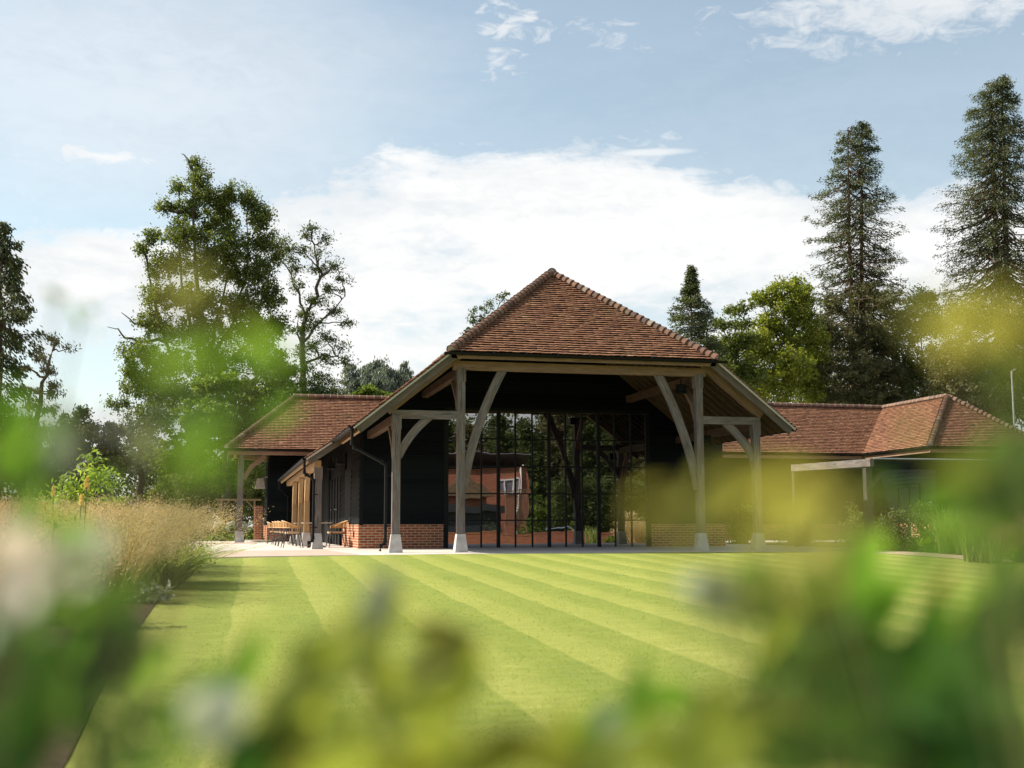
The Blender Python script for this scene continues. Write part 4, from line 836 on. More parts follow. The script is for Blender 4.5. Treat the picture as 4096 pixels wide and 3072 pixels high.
conifer('giant_cypress', 'tallest dense cypress at the upper right edge of the picture', 74, [(2160, 2140, 178), (2172, 2166, 165)], [(165, 8), (200, 34), (240, 64), (320, 88), (420, 106), (520, 130), (590, 160), (660, 150), (760, 150), (880, 160)], 'lf_con', n=820, leaf=.185, seed=5, droop=.5, spray=17, hang=.7, r0=.42, thick=.5)
blob_tree('tawny_cypress', 'tawny bushy cypress under the tallest cypress', 70, [(2080, 690, 44, 40), (2140, 680, 50, 44), (2200, 700, 46, 50), (2060, 770, 60, 50), (2140, 780, 66, 54), (2210, 800, 50, 54), (2080, 850, 80, 44), (2170, 870, 70, 40), (2040, 830, 40, 40)], [[(2130, 950), (2130, 720)]], 'lf_con_old', leaf=.28, cr=13, per=54, dens=1.5, seed=22, aspect=.32, tints=(.1, .9))
p = empty('metal_pole', (*at2(2189, 900, 52)[:2], 0), 'thin grey metal pole standing behind the far right roof end', 'pole')
b = MB(); q = at2(2185, 802, 52); b.tube([(p.location[0], 52, 0), q], .05, 8, r1=.04); b.build('shaft', M['steel'], p)
b = MB(); b.tube([q, q+np.array([.25, 0, .12])], .03, 6); b.build('bracket', M['steel'], p)
# ------------------------------------------------------------------ table and chairs under the aisle
def make_chair():
    r = empty('garden_chair', (0, 0, 0), 'x', 'chair', 'rattan chairs round the outdoor tables')
    b = MB(); n = 14; P = []
    for k in range(n):
        t = 2*math.pi*k/n; P.append((.02+.235*math.copysign(abs(math.cos(t))**.6, math.cos(t)), .235*math.copysign(abs(math.sin(t))**.6, math.sin(t))))
    for k in range(n):
        a, c = P[k], P[(k+1) % n]; b.face([(a[0], a[1], .415), (c[0], c[1], .415), (c[0], c[1], .465), (a[0], a[1], .465)])
    b.face([(p[0], p[1], .468) for p in P]); b.face([(p[0], p[1], .415) for p in P[::-1]]); b.build('seat', M['cushion'], r)
    b = MB(); K = 44; top = []; bot = []
    for k in range(K+1):
        a = math.radians(180-125+250*k/K); f = max(0, math.cos((a-math.pi)*.72)); rr = .285
        x, y = rr*math.cos(a)*1.0, rr*1.02*math.sin(a); zt = .625+.165*f**1.3; zb_ = .585+.005*f
        top.append((x*1.06-.01, y*1.06, zt)); bot.append((x, y, zb_))
    b.tube(top, .017, 6); b.tube(bot, .013, 6)
    for k in range(K):
        if k % 4 == 3: continue
        A, B_, C_, D_ = [np.array(p) for p in (bot[k], bot[k+1], top[k+1], top[k])]
        b.face([A, A+(B_-A)*.8, D_+(C_-D_)*.8, D_])
    b.build('backrest', M['rattan'], r, True)
    for sx, sy in ((1, 1), (1, -1), (-1, 1), (-1, -1)):
        b = MB(); t = (.215*sx, .235*sy, .60) if sx > 0 else (-.19, .20*sy, .60); b.tube([(.29*sx, .27*sy, 0), (.2*sx, .22*sy, .44), t], .013, 6, r1=.016); b.build('leg', M['leg_metal'], r)
    b = MB()
    for sy in (-1, 1): b.tube([(-.19, .21*sy, .40), (.2, .215*sy, .40)], .013, 6)
    b.tube([(.2, -.21, .40), (.2, .21, .40)], .013, 6); b.tube([(-.19, -.21, .40), (-.19, .21, .40)], .013, 6); b.build('seat_frame', M['leg_metal'], r)
    return r
ch = make_chair(); ch0 = ch
spots = [(1.93, 35.45, .08, 'rattan chair nearest the lawn, just left of the black downpipe'),
         (3.30, 36.0, math.pi+.1, 'rattan chair with raised back tucked between oak post and brick plinth'),
         (1.93, 38.2, 0, 'rattan chair directly behind the nearest left hand chair, mostly hidden by it'),
         (1.90, 39.6, 0, 'third rattan chair along the left row behind the downpipe'),
         (1.90, 42.0, .05, 'rattan chair last but one in the left row'),
         (1.80, 44.0, -.1, 'rattan chair farthest from the lawn, in front of the low brick base'),
         (3.36, 37.2, math.pi-.1, 'rattan chair half hidden behind the chair beside the brick plinth')]
for i, (x, y, a, lb) in enumerate(spots):
    c = ch0 if i == 0 else copy_tree(ch0); c.location = (x, y, 0); c.rotation_euler = (0, 0, a); c['label'] = lb
for i, (x, y, lb) in enumerate(((2.66, 35.7, 'small pedestal table between the two nearest rattan chairs'), (2.62, 39.1, 'pedestal table behind the nearest table, half hidden by chairs'), (2.6, 42.8, 'farthest pedestal table under the eaves near the brick base'))):
    if i == 0:
        t0 = empty('pedestal_table', (0, 0, 0), lb, 'table', 'tables under the tiled eaves')
        b = MB(); b.box((-.42, -.42, .715), (.42, .42, .745)); b.build('tabletop', M['table_wood'], t0)
        b = MB(); b.tube([(0, 0, .05), (0, 0, .715)], .035, 8); b.build('pedestal', M['leg_metal'], t0)
        b = MB()
        for a in (.78, 2.35, 3.93, 5.5): b.sweep([(0, 0, .10), (.22*math.cos(a), .22*math.sin(a), .07), (.34*math.cos(a), .34*math.sin(a), .012)], .05, .025)
        b.build('base', M['leg_metal'], t0); t = t0
    else: t = copy_tree(t0)
    t.location = (x, y, 0); t['label'] = lb
# stone discs, garden frame, young tree
for (u, v, rr, lb, zz) in ((1021, 2161, .42, 'flat round stone disc farther from the lawn, at the foot of the wing', .07), (1040, 2166, .46, 'flat round stone disc nearer the lawn, at the foot of the wing', .07)):
    q = atG(u, v); q = np.array([q[0], min(q[1], 52), 0]) if False else atY(u, v, 50.5 if u < 1030 else 48.6); n = 24; b = MB()
    ring = [(q[0]+rr*math.cos(2*math.pi*k/n), q[1]+rr*math.sin(2*math.pi*k/n)) for k in range(n)]
    for k in range(n): a, c = ring[k], ring[(k+1) % n]; b.face([(*a, 0), (*c, 0), (c[0], c[1], zz), (a[0], a[1], zz)])
    b.face([(*a, zz) for a in ring]); tag(b.build('stone_disc', M['concrete']), lb, 'stone disc', 'stone discs on the patio')
fr = empty('garden_pergola', (*atY(950, 2000, 56)[:2], 0), 'slim brown timber frame with corner braces, spanning behind the corner oak post', 'garden frame')
xl, xr, zt = atY(887, 2000, 56)[0], atY(1018, 2000, 56)[0], atY(950, 1999, 56)[2]
for x, sg in ((xl, 1), (xr, -1)):
    b = MB(); b.bar((x, 56, 0), (x, 56, zt-.04), .085, .085, (0, 1, 0)); b.build('post', M['oak_fresh'], fr)
    b = MB(); b.bar((x+.04*sg, 56, zt-.38), (x+.36*sg, 56, zt-.05), .06, .06, (0, 1, 0)); b.build('brace', M['oak_fresh'], fr)
b = MB(); b.bar((xl-.25, 56, zt), (xr+.3, 56, zt), .08, .08, (0, 1, 0)); b.build('crossbeam', M['oak_fresh'], fr)
blob_tree('young_tree', 'slender staked young tree behind the timber frame', 57.5, [(505, 1030, 40, 24), (478, 1050, 34, 16), (540, 1045, 40, 16), (500, 1058, 50, 12), (560, 1025, 22, 12), (470, 1025, 16, 10), (580, 1062, 18, 8), (515, 1005, 20, 14)], [[(503, 1160), (503, 1110), (502, 1060), (508, 1010)], [(503, 1100), (490, 1078), (480, 1055)], [(503, 1100), (520, 1075), (545, 1045)]], 'lf_green', leaf=.11, cr=7, per=34, dens=1.0, r0=.05, seed=31, squash=.6)
b = MB(); q = atY(940, 2140, 57); b.bar((q[0]+.1, 57.3, 0), (q[0]-.12, 57.3, 1.35), .06, .06, (0, 1, 0)); tag(b.build('tree_stake', M['oak_fresh']), 'short leaning wooden stake beside the young tree trunk', 'stake')
# ------------------------------------------------------------------ planting
def bush(name, label, P, rx, ry, h, m, leaf, n, seed, group=None, cat='shrub', aspect=.5, tints=(.1, .9), up=.5, clump=.09, par=None, part='foliage'):
    rng = np.random.default_rng(seed); r = empty(name, P, label, cat, group); nc = max(8, n//40)
    q = unit(rng.normal(size=(nc, 3)))*(rng.random((nc, 1))**.4); q[:, 2] = np.abs(q[:, 2]); c = np.array(P)+q*np.array([rx, ry, h])*rng.uniform(.8, 1.05, (nc, 1))
    idx = rng.integers(0, nc, n); pp = c[idx]+rng.normal(size=(n, 3))*clump*np.array([1.2, 1.2, .8]); pp[:, 2] = np.maximum(pp[:, 2], P[2]+.02)
    V, F = leaf_quads(pp, leaf, leaf*aspect, rng, None, up); t = rng.uniform(*tints, nc)[idx]+rng.normal(size=n)*.15
    st = [(wiggle(np.array(P)+np.array([rng.uniform(-.1, .1)*rx, rng.uniform(-.1, .1)*ry, -.03]), cc_, 5, .05, rng), .016, .005) for cc_ in c[:24]]
    trunk_mesh('stems', st, M['stem'], r, 5); mesh_np('foliage', V, F, M[m], r, t); return r
# hydrangeas by the frame
hy = [((848, 2135), 'white hydrangea at the tip of the golden grasses'), ((905, 2140), 'white hydrangea just left of the corner oak post'), ((1000, 2130), 'white hydrangea with round heads right of the corner oak post'), ((872, 2143), 'low white hydrangea between two taller ones'), ((1040, 2135), 'white hydrangea beside the brick pier')]
head = MB(); rr = random.Random(3)
for k in range(60):
    z = 1-2*(k+.5)/60; a = k*2.4; s = math.sqrt(1-z*z); c = np.array([s*math.cos(a), s*math.sin(a), z])*.085; n = c/np.linalg.norm(c); t_ = np.cross(n, (.3, .5, .8)); t_ /= np.linalg.norm(t_); u_ = np.cross(n, t_); d = .024
    head.face([c+n*rr.uniform(0, .012)-t_*d, c-u_*d, c+n*rr.uniform(0, .012)+t_*d, c+u_*d])
hm = None
for i, ((u, v), lb) in enumerate(hy):
    Y = 53.5+(i % 3)*1.0; q = atY(u, v, Y); P = (q[0], Y, 0.); rng = np.random.default_rng(60+i)
    r = bush('hydrangea', lb, P, .75, .6, .72, 'lf_green', .13, 700, 70+i, 'white hydrangeas round the timber frame', 'hydrangea', .6)
    for k in range(13):
        a = rng.uniform(0, 6.28); s = rng.uniform(.3, 1); loc = np.array([.75*s*math.cos(a), .6*s*math.sin(a), rng.uniform(.5, 1.02)*(1.05-.35*s)])
        if hm is None: o = head.build('flower_head', M['petal'], None); hm = o.data; o.parent = r
        else: o = bpy.data.objects.new('flower_head', hm); link(o, r)
        o.location = loc; f = rng.uniform(.8, 1.25); o.scale = (f, f, f*.85)
bush('border_edging', 'low green edging plants running under the hydrangeas', (atY(925, 2150, 53)[0], 52.6, 0), 2.6, .4, .28, 'lf_green', .11, 1500, 90, cat='shrub')
# golden grasses of the left bed
rngG = np.random.default_rng(5); protos = []
for j in range(4):
    r = empty('golden_grass_clump', (0, 0, 0), 'x', 'ornamental grass', 'golden ornamental grasses in the left bed'); r['kind'] = 'thing'; rg = np.random.default_rng(40+j)
    o, tip, D, H = blade_mesh('blades', 380, .16, .75, 1.22, .007, .38, .42, M['gr_straw' if j % 2 else 'gr_gold'], r, rg, segs=5, bias=(.15, -.05))
    n = len(tip); idx = np.repeat(np.arange(n), 13); f = rg.random(len(idx))*.42
    pp = tip[idx]-D[idx]*(f*H[idx]*.5)[:, None]-np.array([0, 0, 1.])*(f*H[idx]*.50)[:, None]+rg.normal(size=(len(idx), 3))*.030
    V, F = leaf_quads(pp, .034, .0085, rg, D[idx]*.6+np.array([0, 0, .5]), .3); mesh_np('plumes', V, F, M['gr_straw' if j == 3 else 'gr_gold'], r, np.clip(rg.normal((.75, .5, .62, .6)[j], .2, len(idx)), 0, 1))
    protos.append(r)
used = set()
gl = ['tawny feathery grass clump in the dense middle of the left bed', 'pale golden grass clump arching towards the patio at the far end of the bed']
cl = []
for y in np.arange(8.5, 24.3, .72):
    for k in range(6):
        x = np.interp(y, [e[1] for e in EDGE], [e[0] for e in EDGE])-.62-k*.60+rngG.uniform(-.2, .2)
        if k < (3 if 9.3 < y < 14.3 else 1) and y < 14.3: continue
        if rngG.random() < .22: continue
        cl.append((x, y+rngG.uniform(-.3, .3), k))
for i, (x, y, k) in enumerate(cl):
    j = i % 4
    c = protos[j] if j not in used else copy_tree(protos[j]); used.add(j)
    s = rngG.uniform(.70, 1.16)*(1.0 if y > 15 else .95); c.location = (x, y, zg(y)); c.rotation_euler = (0, 0, rngG.uniform(0, 6.28)); c.scale = (s, s, s)
    far = y > 20.5; c['label'] = gl[1] if far else gl[0]; c['group'] = 'pale golden grasses by the patio' if far else 'tawny grasses in the middle of the left bed'
for i, (u, v, Y, h, mm) in enumerate(((250, 1110, 16, 1.0, 'lf_lime'), (330, 1120, 18, .95, 'lf_green'), (120, 1120, 15, 1.0, 'lf_green'), (380, 1130, 20, .9, 'lf_mid'), (160, 1130, 17, 1.05, 'lf_lime'), (20, 1120, 17, 1.1, 'lf_green'), (90, 1160, 12.5, 1.1, 'lf_mid'), (260, 1150, 19.5, 1.02, 'lf_lime'), (60, 1150, 14, 1.05, 'lf_lime'), (210, 1190, 12, .9, 'lf_green'), (410, 1140, 22.3, .95, 'lf_green'))):
    q = at2(u, v, Y); bush('green_perennial', 'leafy green perennial among the golden grasses', (q[0], Y, zg(Y)), .34, .34, h*.98, mm, .07, 700, 150+i, 'green perennials among the golden grasses', 'perennial', .35, (.1, .9), .3, .07)
# lime shrub
q = at2(190, 1040, 21); bush('lime_shrub', 'lime green leafy shrub with pointed shoots, rising above the golden grass', (q[0], 21, zg(21)), .70, .6, 2.02, 'lf_lime', .125, 4200, 101, aspect=.38, up=.2, clump=.08)
q = at2(258, 1060, 22); bush('lime_shrub', 'lower lime shrub on the right flank of the taller lime shrub', (q[0], 22, zg(22)), .45, .6, 1.62, 'lf_lime', .115, 1500, 102, aspect=.38, up=.2, clump=.08)
q = at2(30, 1080, 20); bush('green_perennial', 'soft yellowish green perennials at the far left behind the grasses', (q[0], 20, zg(20)), 1.2, .8, 1.28, 'lf_lime', .08, 3000, 103, aspect=.3, clump=.1, tints=(0, .6), cat='perennial')
# torch lilies
for i, (u, v, lb) in enumerate(((187, 1052, 'torch lily with faded orange spike, tallest among the grasses'), (175, 1088, 'torch lily with pale yellow spike below the lime shrub'), (95, 1103, 'torch lily with yellow spike at the left of the bed'), (116, 1068, 'torch lily with yellow spike left of the lime shrub'))):
    Y = 15.5+i*.7; q = at2(u, v, Y); r = empty('torch_lily', (q[0], Y, zg(Y)), lb, 'flower', 'torch lilies in the left bed'); b = MB(); b.tube([(q[0]-.02, Y, zg(Y)), (q[0], Y, q[2])], .007, 5); b.build('stalk', M['stem'], r)
    rg = np.random.default_rng(i); n = 90; zz = rg.random(n); a = rg.uniform(0, 6.28, n); rad = .030*(1-zz*.7); pp = np.array(q)+np.stack([rad*np.cos(a), rad*np.sin(a), -.03+zz*.15], 1)
    V, F = leaf_quads(pp, .05, .014, rg, np.stack([np.cos(a), np.sin(a), -np.full(n, 1.2)], 1)); mesh_np('flower_spike', V, F, M['petal_gold'], r, rg.random(n)*(.3 if i == 0 else 1))
# strap leaves and sage at the lawn edge
def strap(name, label, P, n, R, h0, h1, wd, m, seed, bias=(.6, -.2), lean=.5, curl=.45, group=None):
    r = empty(name, P, label, 'perennial', group); blade_mesh('leaves', n, R, h0, h1, wd, lean, curl, M[m], r, np.random.default_rng(seed), P, 6, .1, bias); return r
for i, (u, v, lb) in enumerate(((632, 2352, 'strap leaved clump spilling over the lawn edge, behind the grey-leaved sage'), (660, 2330, 'strap leaved clump leaning over the lawn, right of the other one'), (600, 2335, 'strap leaved clump farther inside the bed, left of the others'))):
    q = atG(u, v); strap('iris_clump', lb, (q[0]+.05, q[1], zg(q[1])), 190, .24, .42, .74, .040, 'gr_green', 200+i, (.6, -.3), .48, .40, 'strap leaved clumps at the lawn edge')
q = atG(612, 2412); bush('sage_plant', 'grey-green broad leaved plant at the corner of bed and lawn', (q[0]-.02, q[1]+.1, zg(q[1])), .24, .3, .30, 'lf_sage', .13, 150, 210, cat='perennial', aspect=.45, up=.9, clump=.05)
for i in range(8):
    y = 2.6+i*.95; x = np.interp(y, [e[1] for e in EDGE], [e[0] for e in EDGE])-.75-(i % 3)*.35
    bush('low_shrub', ('dark low shrub close to the camera in the lower left bed' if i < 4 else 'dark low shrub farther along the lower left bed'), (x, y, zg(y)), .38, .4, .42+.1*(i % 3), 'lf_dark' if i % 2 else 'lf_mid', .05, 1400, 220+i, 'low shrubs in the near part of the left bed' if i < 4 else 'low shrubs behind the nearest ones in the left bed', aspect=.5, clump=.06)
# right border: laurels, grasses, straps, hosta
for i, (u0, u1, vt, Y, lb) in enumerate(((2915, 3015, 2008, 37, 'glossy laurel bush between the two right oak posts'), (3100, 3290, 2030, 37, 'laurel bush just right of the outermost oak post'), (3350, 3480, 2008, 36, 'rounded laurel bush seen under the canopy beside its post'), (3512, 3640, 1994, 34, 'dark glossy laurel immediately right of the canopy post'), (3620, 3790, 2000, 35, 'broad laurel bush in front of the boarded door'))):
    a, c = atY(u0, vt, Y), atY(u1, vt, Y); h = a[2]; bush('laurel_bush', lb, ((a[0]+c[0])/2, Y, 0), (c[0]-a[0])/2, .7, h, 'lf_dark' if i != 2 else 'lf_mid', .11, 2600, 240+i, 'laurel bushes along the right wing', aspect=.42, clump=.1, tints=(.1, 1.))
for i, (u, v, Y, h, m, lb) in enumerate(((3790, 2205, 24.5, 1.25, 'gr_green', 'tall green grass in the right border'), (3860, 2210, 24, 1.2, 'gr_green', 'green arching grass right of the other green grass'), (4010, 2215, 22, 1.15, 'gr_gold', 'straw coloured upright grass in the right border'), (4085, 2215, 22.4, 1.2, 'gr_gold', 'straw coloured grass cut by the right edge'))):
    q = atG(u, v); q = atY(u, v, Y); P = (q[0], Y, zg(Y)+.01); r = empty('border_grass_clump', P, lb, 'ornamental grass', 'grasses in the right border'); r['kind'] = 'thing'; blade_mesh('blades', 520, .2, h*.6, h, .010, .25, .3, M[m], r, np.random.default_rng(260+i), P, 5)
for i, (u, Y, lb) in enumerate(((3900, 20.8, 'upright iris leaves beside the gravel path'), (3960, 20.4, 'paler iris leaves next to the straw grass'))):
    q = atY(u, 2220, Y); strap('iris_clump', lb, (q[0], Y, zg(Y)+.01), 60, .22, .45, .8, .032, 'gr_green', 270+i, (0, 0), .18, .15, 'iris clumps by the gravel path')
for i, (u, Y) in enumerate(((3530, 28.8), (3570, 28.0), (3620, 27.2), (3700, 25), (4060, 20.6))):
    q = atY(u, 2200, Y); bush('hosta', ('pale green hosta beside the canopy post' if i < 3 else 'pale green low plant edging the gravel path'), (q[0]+.15, Y, zg(Y)+.01), .32, .3, .28, 'lf_green', .16, 140, 280+i, 'hostas at the canopy post' if i < 3 else 'low plants along the gravel path', 'perennial', .6, (.3, 1), .9, .05)
# hedge belts that close the view under the trees
def hedge(name, label, u0, u1, vt, Y, m, n, leaf, seed, dep=2.2):
    rng = np.random.default_rng(seed); a, c = at2(u0, vt, Y), at2(u1, vt, Y); h = (a[2]+c[2])/2; r = empty(name, ((a[0]+c[0])/2, Y, 0), label, 'hedge')
    nc = n//50; q = np.stack([rng.uniform(a[0], c[0], nc), Y+rng.uniform(-dep/2, dep/2, nc), h*rng.random(nc)**.7], 1); q[:, 2] *= 1+.16*np.sin(q[:, 0]*.9+seed)+.08*np.sin(q[:, 0]*2.7)
    idx = rng.integers(0, nc, n); pp = q[idx]+rng.normal(size=(n, 3))*.34; pp[:, 2] = np.maximum(pp[:, 2], .02)
    V, F = leaf_quads(pp, leaf, leaf*.5, rng); mesh_np('foliage', V, F, M[m], r, rng.uniform(.05, .75, nc)[idx]+rng.normal(size=n)*.15)
    st = [(wiggle((x, Y, -.05), (x+rng.uniform(-.5, .5), Y, h*.8), 6, .03, rng), .08, .02) for x in np.arange(a[0]+.4, c[0], 1.3)]; trunk_mesh('stems', st, M['bark'], r, 5); return r
hedge('tall_hedge', 'dark tall hedge closing the view behind the left flower bed', -60, 330, 985, 70, 'lf_dark', 16000, .24, 301)
hedge('garden_hedge', 'green hedge behind the timber frame and hydrangeas', 300, 640, 1000, 68, 'lf_dark', 16000, .24, 302)
hedge('wing_hedge', 'dark tree belt seen over the right wing roof', 1460, 2290, 770, 92, 'lf_mid', 34000, .36, 303, 4)
# ------------------------------------------------------------------ what stands behind the photographer and shows in the glass
MY = 2*(Y2+.012)
def mir(u, v, Yv): p = atY(u, v, Yv); return np.array([p[0], MY-p[1], p[2]])
def mx(u, Yv): return mir(u, 2000, Yv)[0]
def mz(v, Yv, u=1950): return mir(u, v, Yv)[2]
YW = 74.; yw = MY-YW; xw0, xw1 = mx(1700, YW), mx(2452, YW); zw = zg(yw)-.05; zt = mz(2132, YW)
wl = empty('garden_wall', ((xw0+xw1)/2, yw, zw), 'low red brick garden wall reflected along the foot of the glass', 'wall')
b = MB(); b.box((xw0, yw-.22, zw), (xw1, yw, zt-.11)); b.build('brickwork', M['brick_old'], wl)
b = MB(); x = xw0
while x < xw1: b.box((x, yw-.235, zt-.11+.002), (x+.066, yw+.015, zt)); x += .075
b.build('coping', M['brick_old'], wl)
YH = 92.; yh = MY-YH; hx0, hx1 = mx(1600, YH), mx(2110, YH); hz = mz(1876, YH); zb_ = -1.2
hs = empty('brick_house', ((hx0+hx1)/2, yh, zb_), 'red brick house with slate roof and white window, reflected in the left panes', 'house')
b = MB(); b.box((hx0, yh-6, zb_), (hx1, yh, hz)); b.build('wall', M['brick_old'], hs)
b = MB(); b.bar((hx0, yh-1.6, hz+.62), (hx1+.1, yh-1.6, hz+.62), 4.2, .06, (0, -.28, .96)); b.build('roof', M['slate'], hs)
b = MB(); wx0, wx1, wz0, wz1 = mx(2006, YH), mx(2070, YH), mz(1975, YH), mz(1920, YH)
for x0, x1 in ((wx0, wx0+.09), (wx1-.09, wx1), ((wx0+wx1)/2-.06, (wx0+wx1)/2+.06)): b.box((x0, yh+.001, wz0+.09), (x1, yh+.09, wz1-.09))
b.box((wx0, yh+.001, wz0), (wx1, yh+.11, wz0+.09)); b.box((wx0, yh+.001, wz1-.09), (wx1, yh+.09, wz1)); wf = b.build('window', M['white_paint'], hs)
b = MB(); b.box((wx0+.09, yh+.002, wz0+.09), (wx1-.09, yh+.03, wz1-.09)); b.build('pane', M['slate'], wf)
b = MB(); b.tube([(mx(2080, YH), yh+.1, zb_), (mx(2080, YH), yh+.1, hz+.3)], .07, 8); b.build('downpipe', M['white_paint'], hs)
b = MB(); b.tube([(hx0, yh+.12, hz), (hx1, yh+.12, hz)], .08, 8); b.build('gutter', M['black_metal'], hs)
YP = 84.; yp = MY-YP; px0, px1 = mx(1720, YP), mx(1995, YP); pm = mx(1895, YP); pz0, pz1 = mz(1990, YP), mz(1898, YP)
pv_ = empty('garden_pavilion', ((px0+px1)/2, yp, -1.1), 'small brick outhouse with mossy pyramid roof, reflected in front of the brick house', 'outbuilding')
b = MB(); b.box((px0+.4, yp-3.2, -1.2), (px1-.5, yp-.4, pz0)); b.build('wall', M['brick_old'], pv_)
b = MB(); cs = [(px0, yp, pz0), (px1, yp, pz0), (px1, yp-3.6, pz0), (px0, yp-3.6, pz0)]
for k in range(4): b.face([cs[k], cs[(k+1) % 4], (pm, yp-1.8, pz1)])
b.face(cs[::-1]); b.build('roof', M['old_tile'], pv_)
b = MB(); za, zc = mz(2048, 80), mz(2020, 80); b.box((mx(1700, 80), MY-81, za), (mx(2010, 80), MY-80, zc)); b.bar((mx(1700, 80), MY-80.5, zw), (mx(1700, 80), MY-80.5, za), .2, .2, (0, 1, 0)); b.box((mx(1720, 80), MY-80.9, -1.2), (mx(2000, 80), MY-80.4, za-.001)); b.build('lean_to', M['leg_metal'], pv_)
YT = 79.; yt = MY-YT; tx0, tx1, tz0, tz1 = mx(2018, YT), mx(2112, YT), mz(2095, YT), mz(1965, YT)
tr_ = empty('trellis_panel', ((tx0+tx1)/2, yt, tz0), 'diamond lattice trellis panel reflected below the white window', 'trellis')
b = MB(); n = 13; Wt, Ht = tx1-tx0, tz1-tz0
for k in range(-n, n*2):
    for sg in (1, -1):
        x0 = tx0+Wt*k/n*1.0; p = []
        for t in np.linspace(0, 1, 2): p.append((x0+sg*Ht*t*.9, tz0+Ht*t))
        (xa_, z_a), (xb2, z_b) = p; lo, hi = min(xa_, xb2), max(xa_, xb2)
        if hi <= tx0 or lo >= tx1: continue
        def cl_(x): return z_a+(z_b-z_a)*(x-xa_)/(xb2-xa_)
        l, h = max(lo, tx0), min(hi, tx1); b.bar((l, yt+.012*sg, cl_(l)), (h, yt+.012*sg, cl_(h)), .03, .01, (0, 1, 0))
b.build('lattice', M['oak_warm'], tr_)
b = MB(); b.box((tx0-.06, yt-.05, zg(yt)-.1), (tx0, yt+.04, tz1+.05)); b.box((tx1, yt-.05, zg(yt)-.1), (tx1+.06, yt+.04, tz1+.05)); b.box((tx0+.001, yt-.04, tz1), (tx1-.001, yt+.04, tz1+.05)); b.build('frame', M['oak_warm'], tr_)
# a pale blue car partly hidden by the planting
yc = MY-86; xc0 = mx(2105, 86); ca = empty('parked_car', (xc0+2.2, yc, -1.05), 'pale blue car reflected between trellis and clipped hedge', 'car')
M['car'] = plain('pale_blue_car_paint', (.35, .42, .52), .25, .5, metal=.3, var=.03, bump=0.); prof_ = [(0, .35), (0, .75), (.25, .95), (1.0, 1.02), (1.6, 1.45), (3.1, 1.48), (3.9, 1.05), (4.35, .95), (4.4, .4)]
b = MB(); L0 = [(xc0+x, yc+.85, -1.05+z) for x, z in prof_]; L1 = [(p[0], yc-.85, p[2]) for p in L0]; b.face(L0); b.face(L1[::-1])
for k in range(len(L0)): q = (k+1) % len(L0); b.face([L0[q], L0[k], L1[k], L1[q]])
b.build('body', M['car'], ca)
b = MB(); b.face([(xc0+x, yc+.856, -1.05+z) for x, z in ((1.2, 1.05), (1.68, 1.38), (3.05, 1.40), (3.7, 1.07))]); b.build('window', M['black_metal'], ca)
for x in (.85, 3.55):
    b = MB(); b.tube([(xc0+x, yc+.70, -.74), (xc0+x, yc+.88, -.74)], .31, 16); b.build('wheel', M['black_metal'], ca)
def rbush(name, label, u, vt, Yv, rx, m, n, leaf, seed, cat='shrub', ry=.6):
    x = mx(u, Yv); y = MY-Yv; z = mz(vt, Yv, u); z0 = zg(y)-.04; return bush(name, label, (x, y, z0), rx, ry, z-z0, m, leaf, n, seed, None, cat, clump=.14)
rbush('bamboo', 'yellowish bamboo clump reflected right of the trellis', 2150, 1925, 80, .9, 'lf_green', 2400, .2, 321)
rbush('rose_bush', 'low flowering bush reflected above the wall in the middle panes', 2110, 2085, 76, 1.6, 'lf_mid', 1500, .1, 322)
rbush('rose_bush', 'low flowering bush reflected above the right part of the wall', 2310, 2082, 76, 1.6, 'lf_lime', 1200, .1, 323)
rbush('box_bush', 'round dark bush reflected above the left part of the wall', 1960, 2075, 76, 1.1, 'lf_dark', 1500, .1, 324)
rbush('straw_grass_clump', 'straw coloured planting reflected in the rightmost panes', 2530, 2020, 72, 1.6, 'gr_gold', 2600, .16, 325, 'ornamental grass')
def rhedge(name, label, u0, u1, vt, Yv, m, n, leaf, seed, dep, bump_=.03):
    rng = np.random.default_rng(seed); x0, x1 = mx(u0, Yv), mx(u1, Yv); y = MY-Yv; h = mz(vt, Yv); r = empty(name, ((x0+x1)/2, y, -1.2), label, 'hedge')
    q = np.stack([rng.uniform(x0, x1, n), y+rng.uniform(-dep/2, dep/2, n), -1.2+(h+1.2)*rng.random(n)**.8*(1+bump_*rng.normal(size=n))], 1); V, F = leaf_quads(q, leaf, leaf*.5, rng); mesh_np('foliage', V, F, M[m], r, rng.random(n))
    trunk_mesh('stems', [(wiggle((x, y, -1.3), (x, y, h*.8), 4, .02, rng), .06, .02) for x in np.arange(x0+.5, x1, 1.5)], M['bark'], r, 5); return r
rhedge('clipped_hedge', 'clipped dark yew hedge reflected across the middle of the glass', 2190, 2680, 1918, 90, 'lf_dark', 30000, .22, 331, 2.4)
rhedge('conifer_belt', 'dense dark conifer belt reflected above the brick house roof', 1560, 2220, 1735, 134, 'lf_dark', 24000, .7, 333, 5., .14)
rhedge('conifer_belt', 'dense dark conifer belt reflected behind the clipped hedge in the glass', 2190, 2900, 1690, 134, 'lf_dark', 42000, .7, 332, 5., .10)
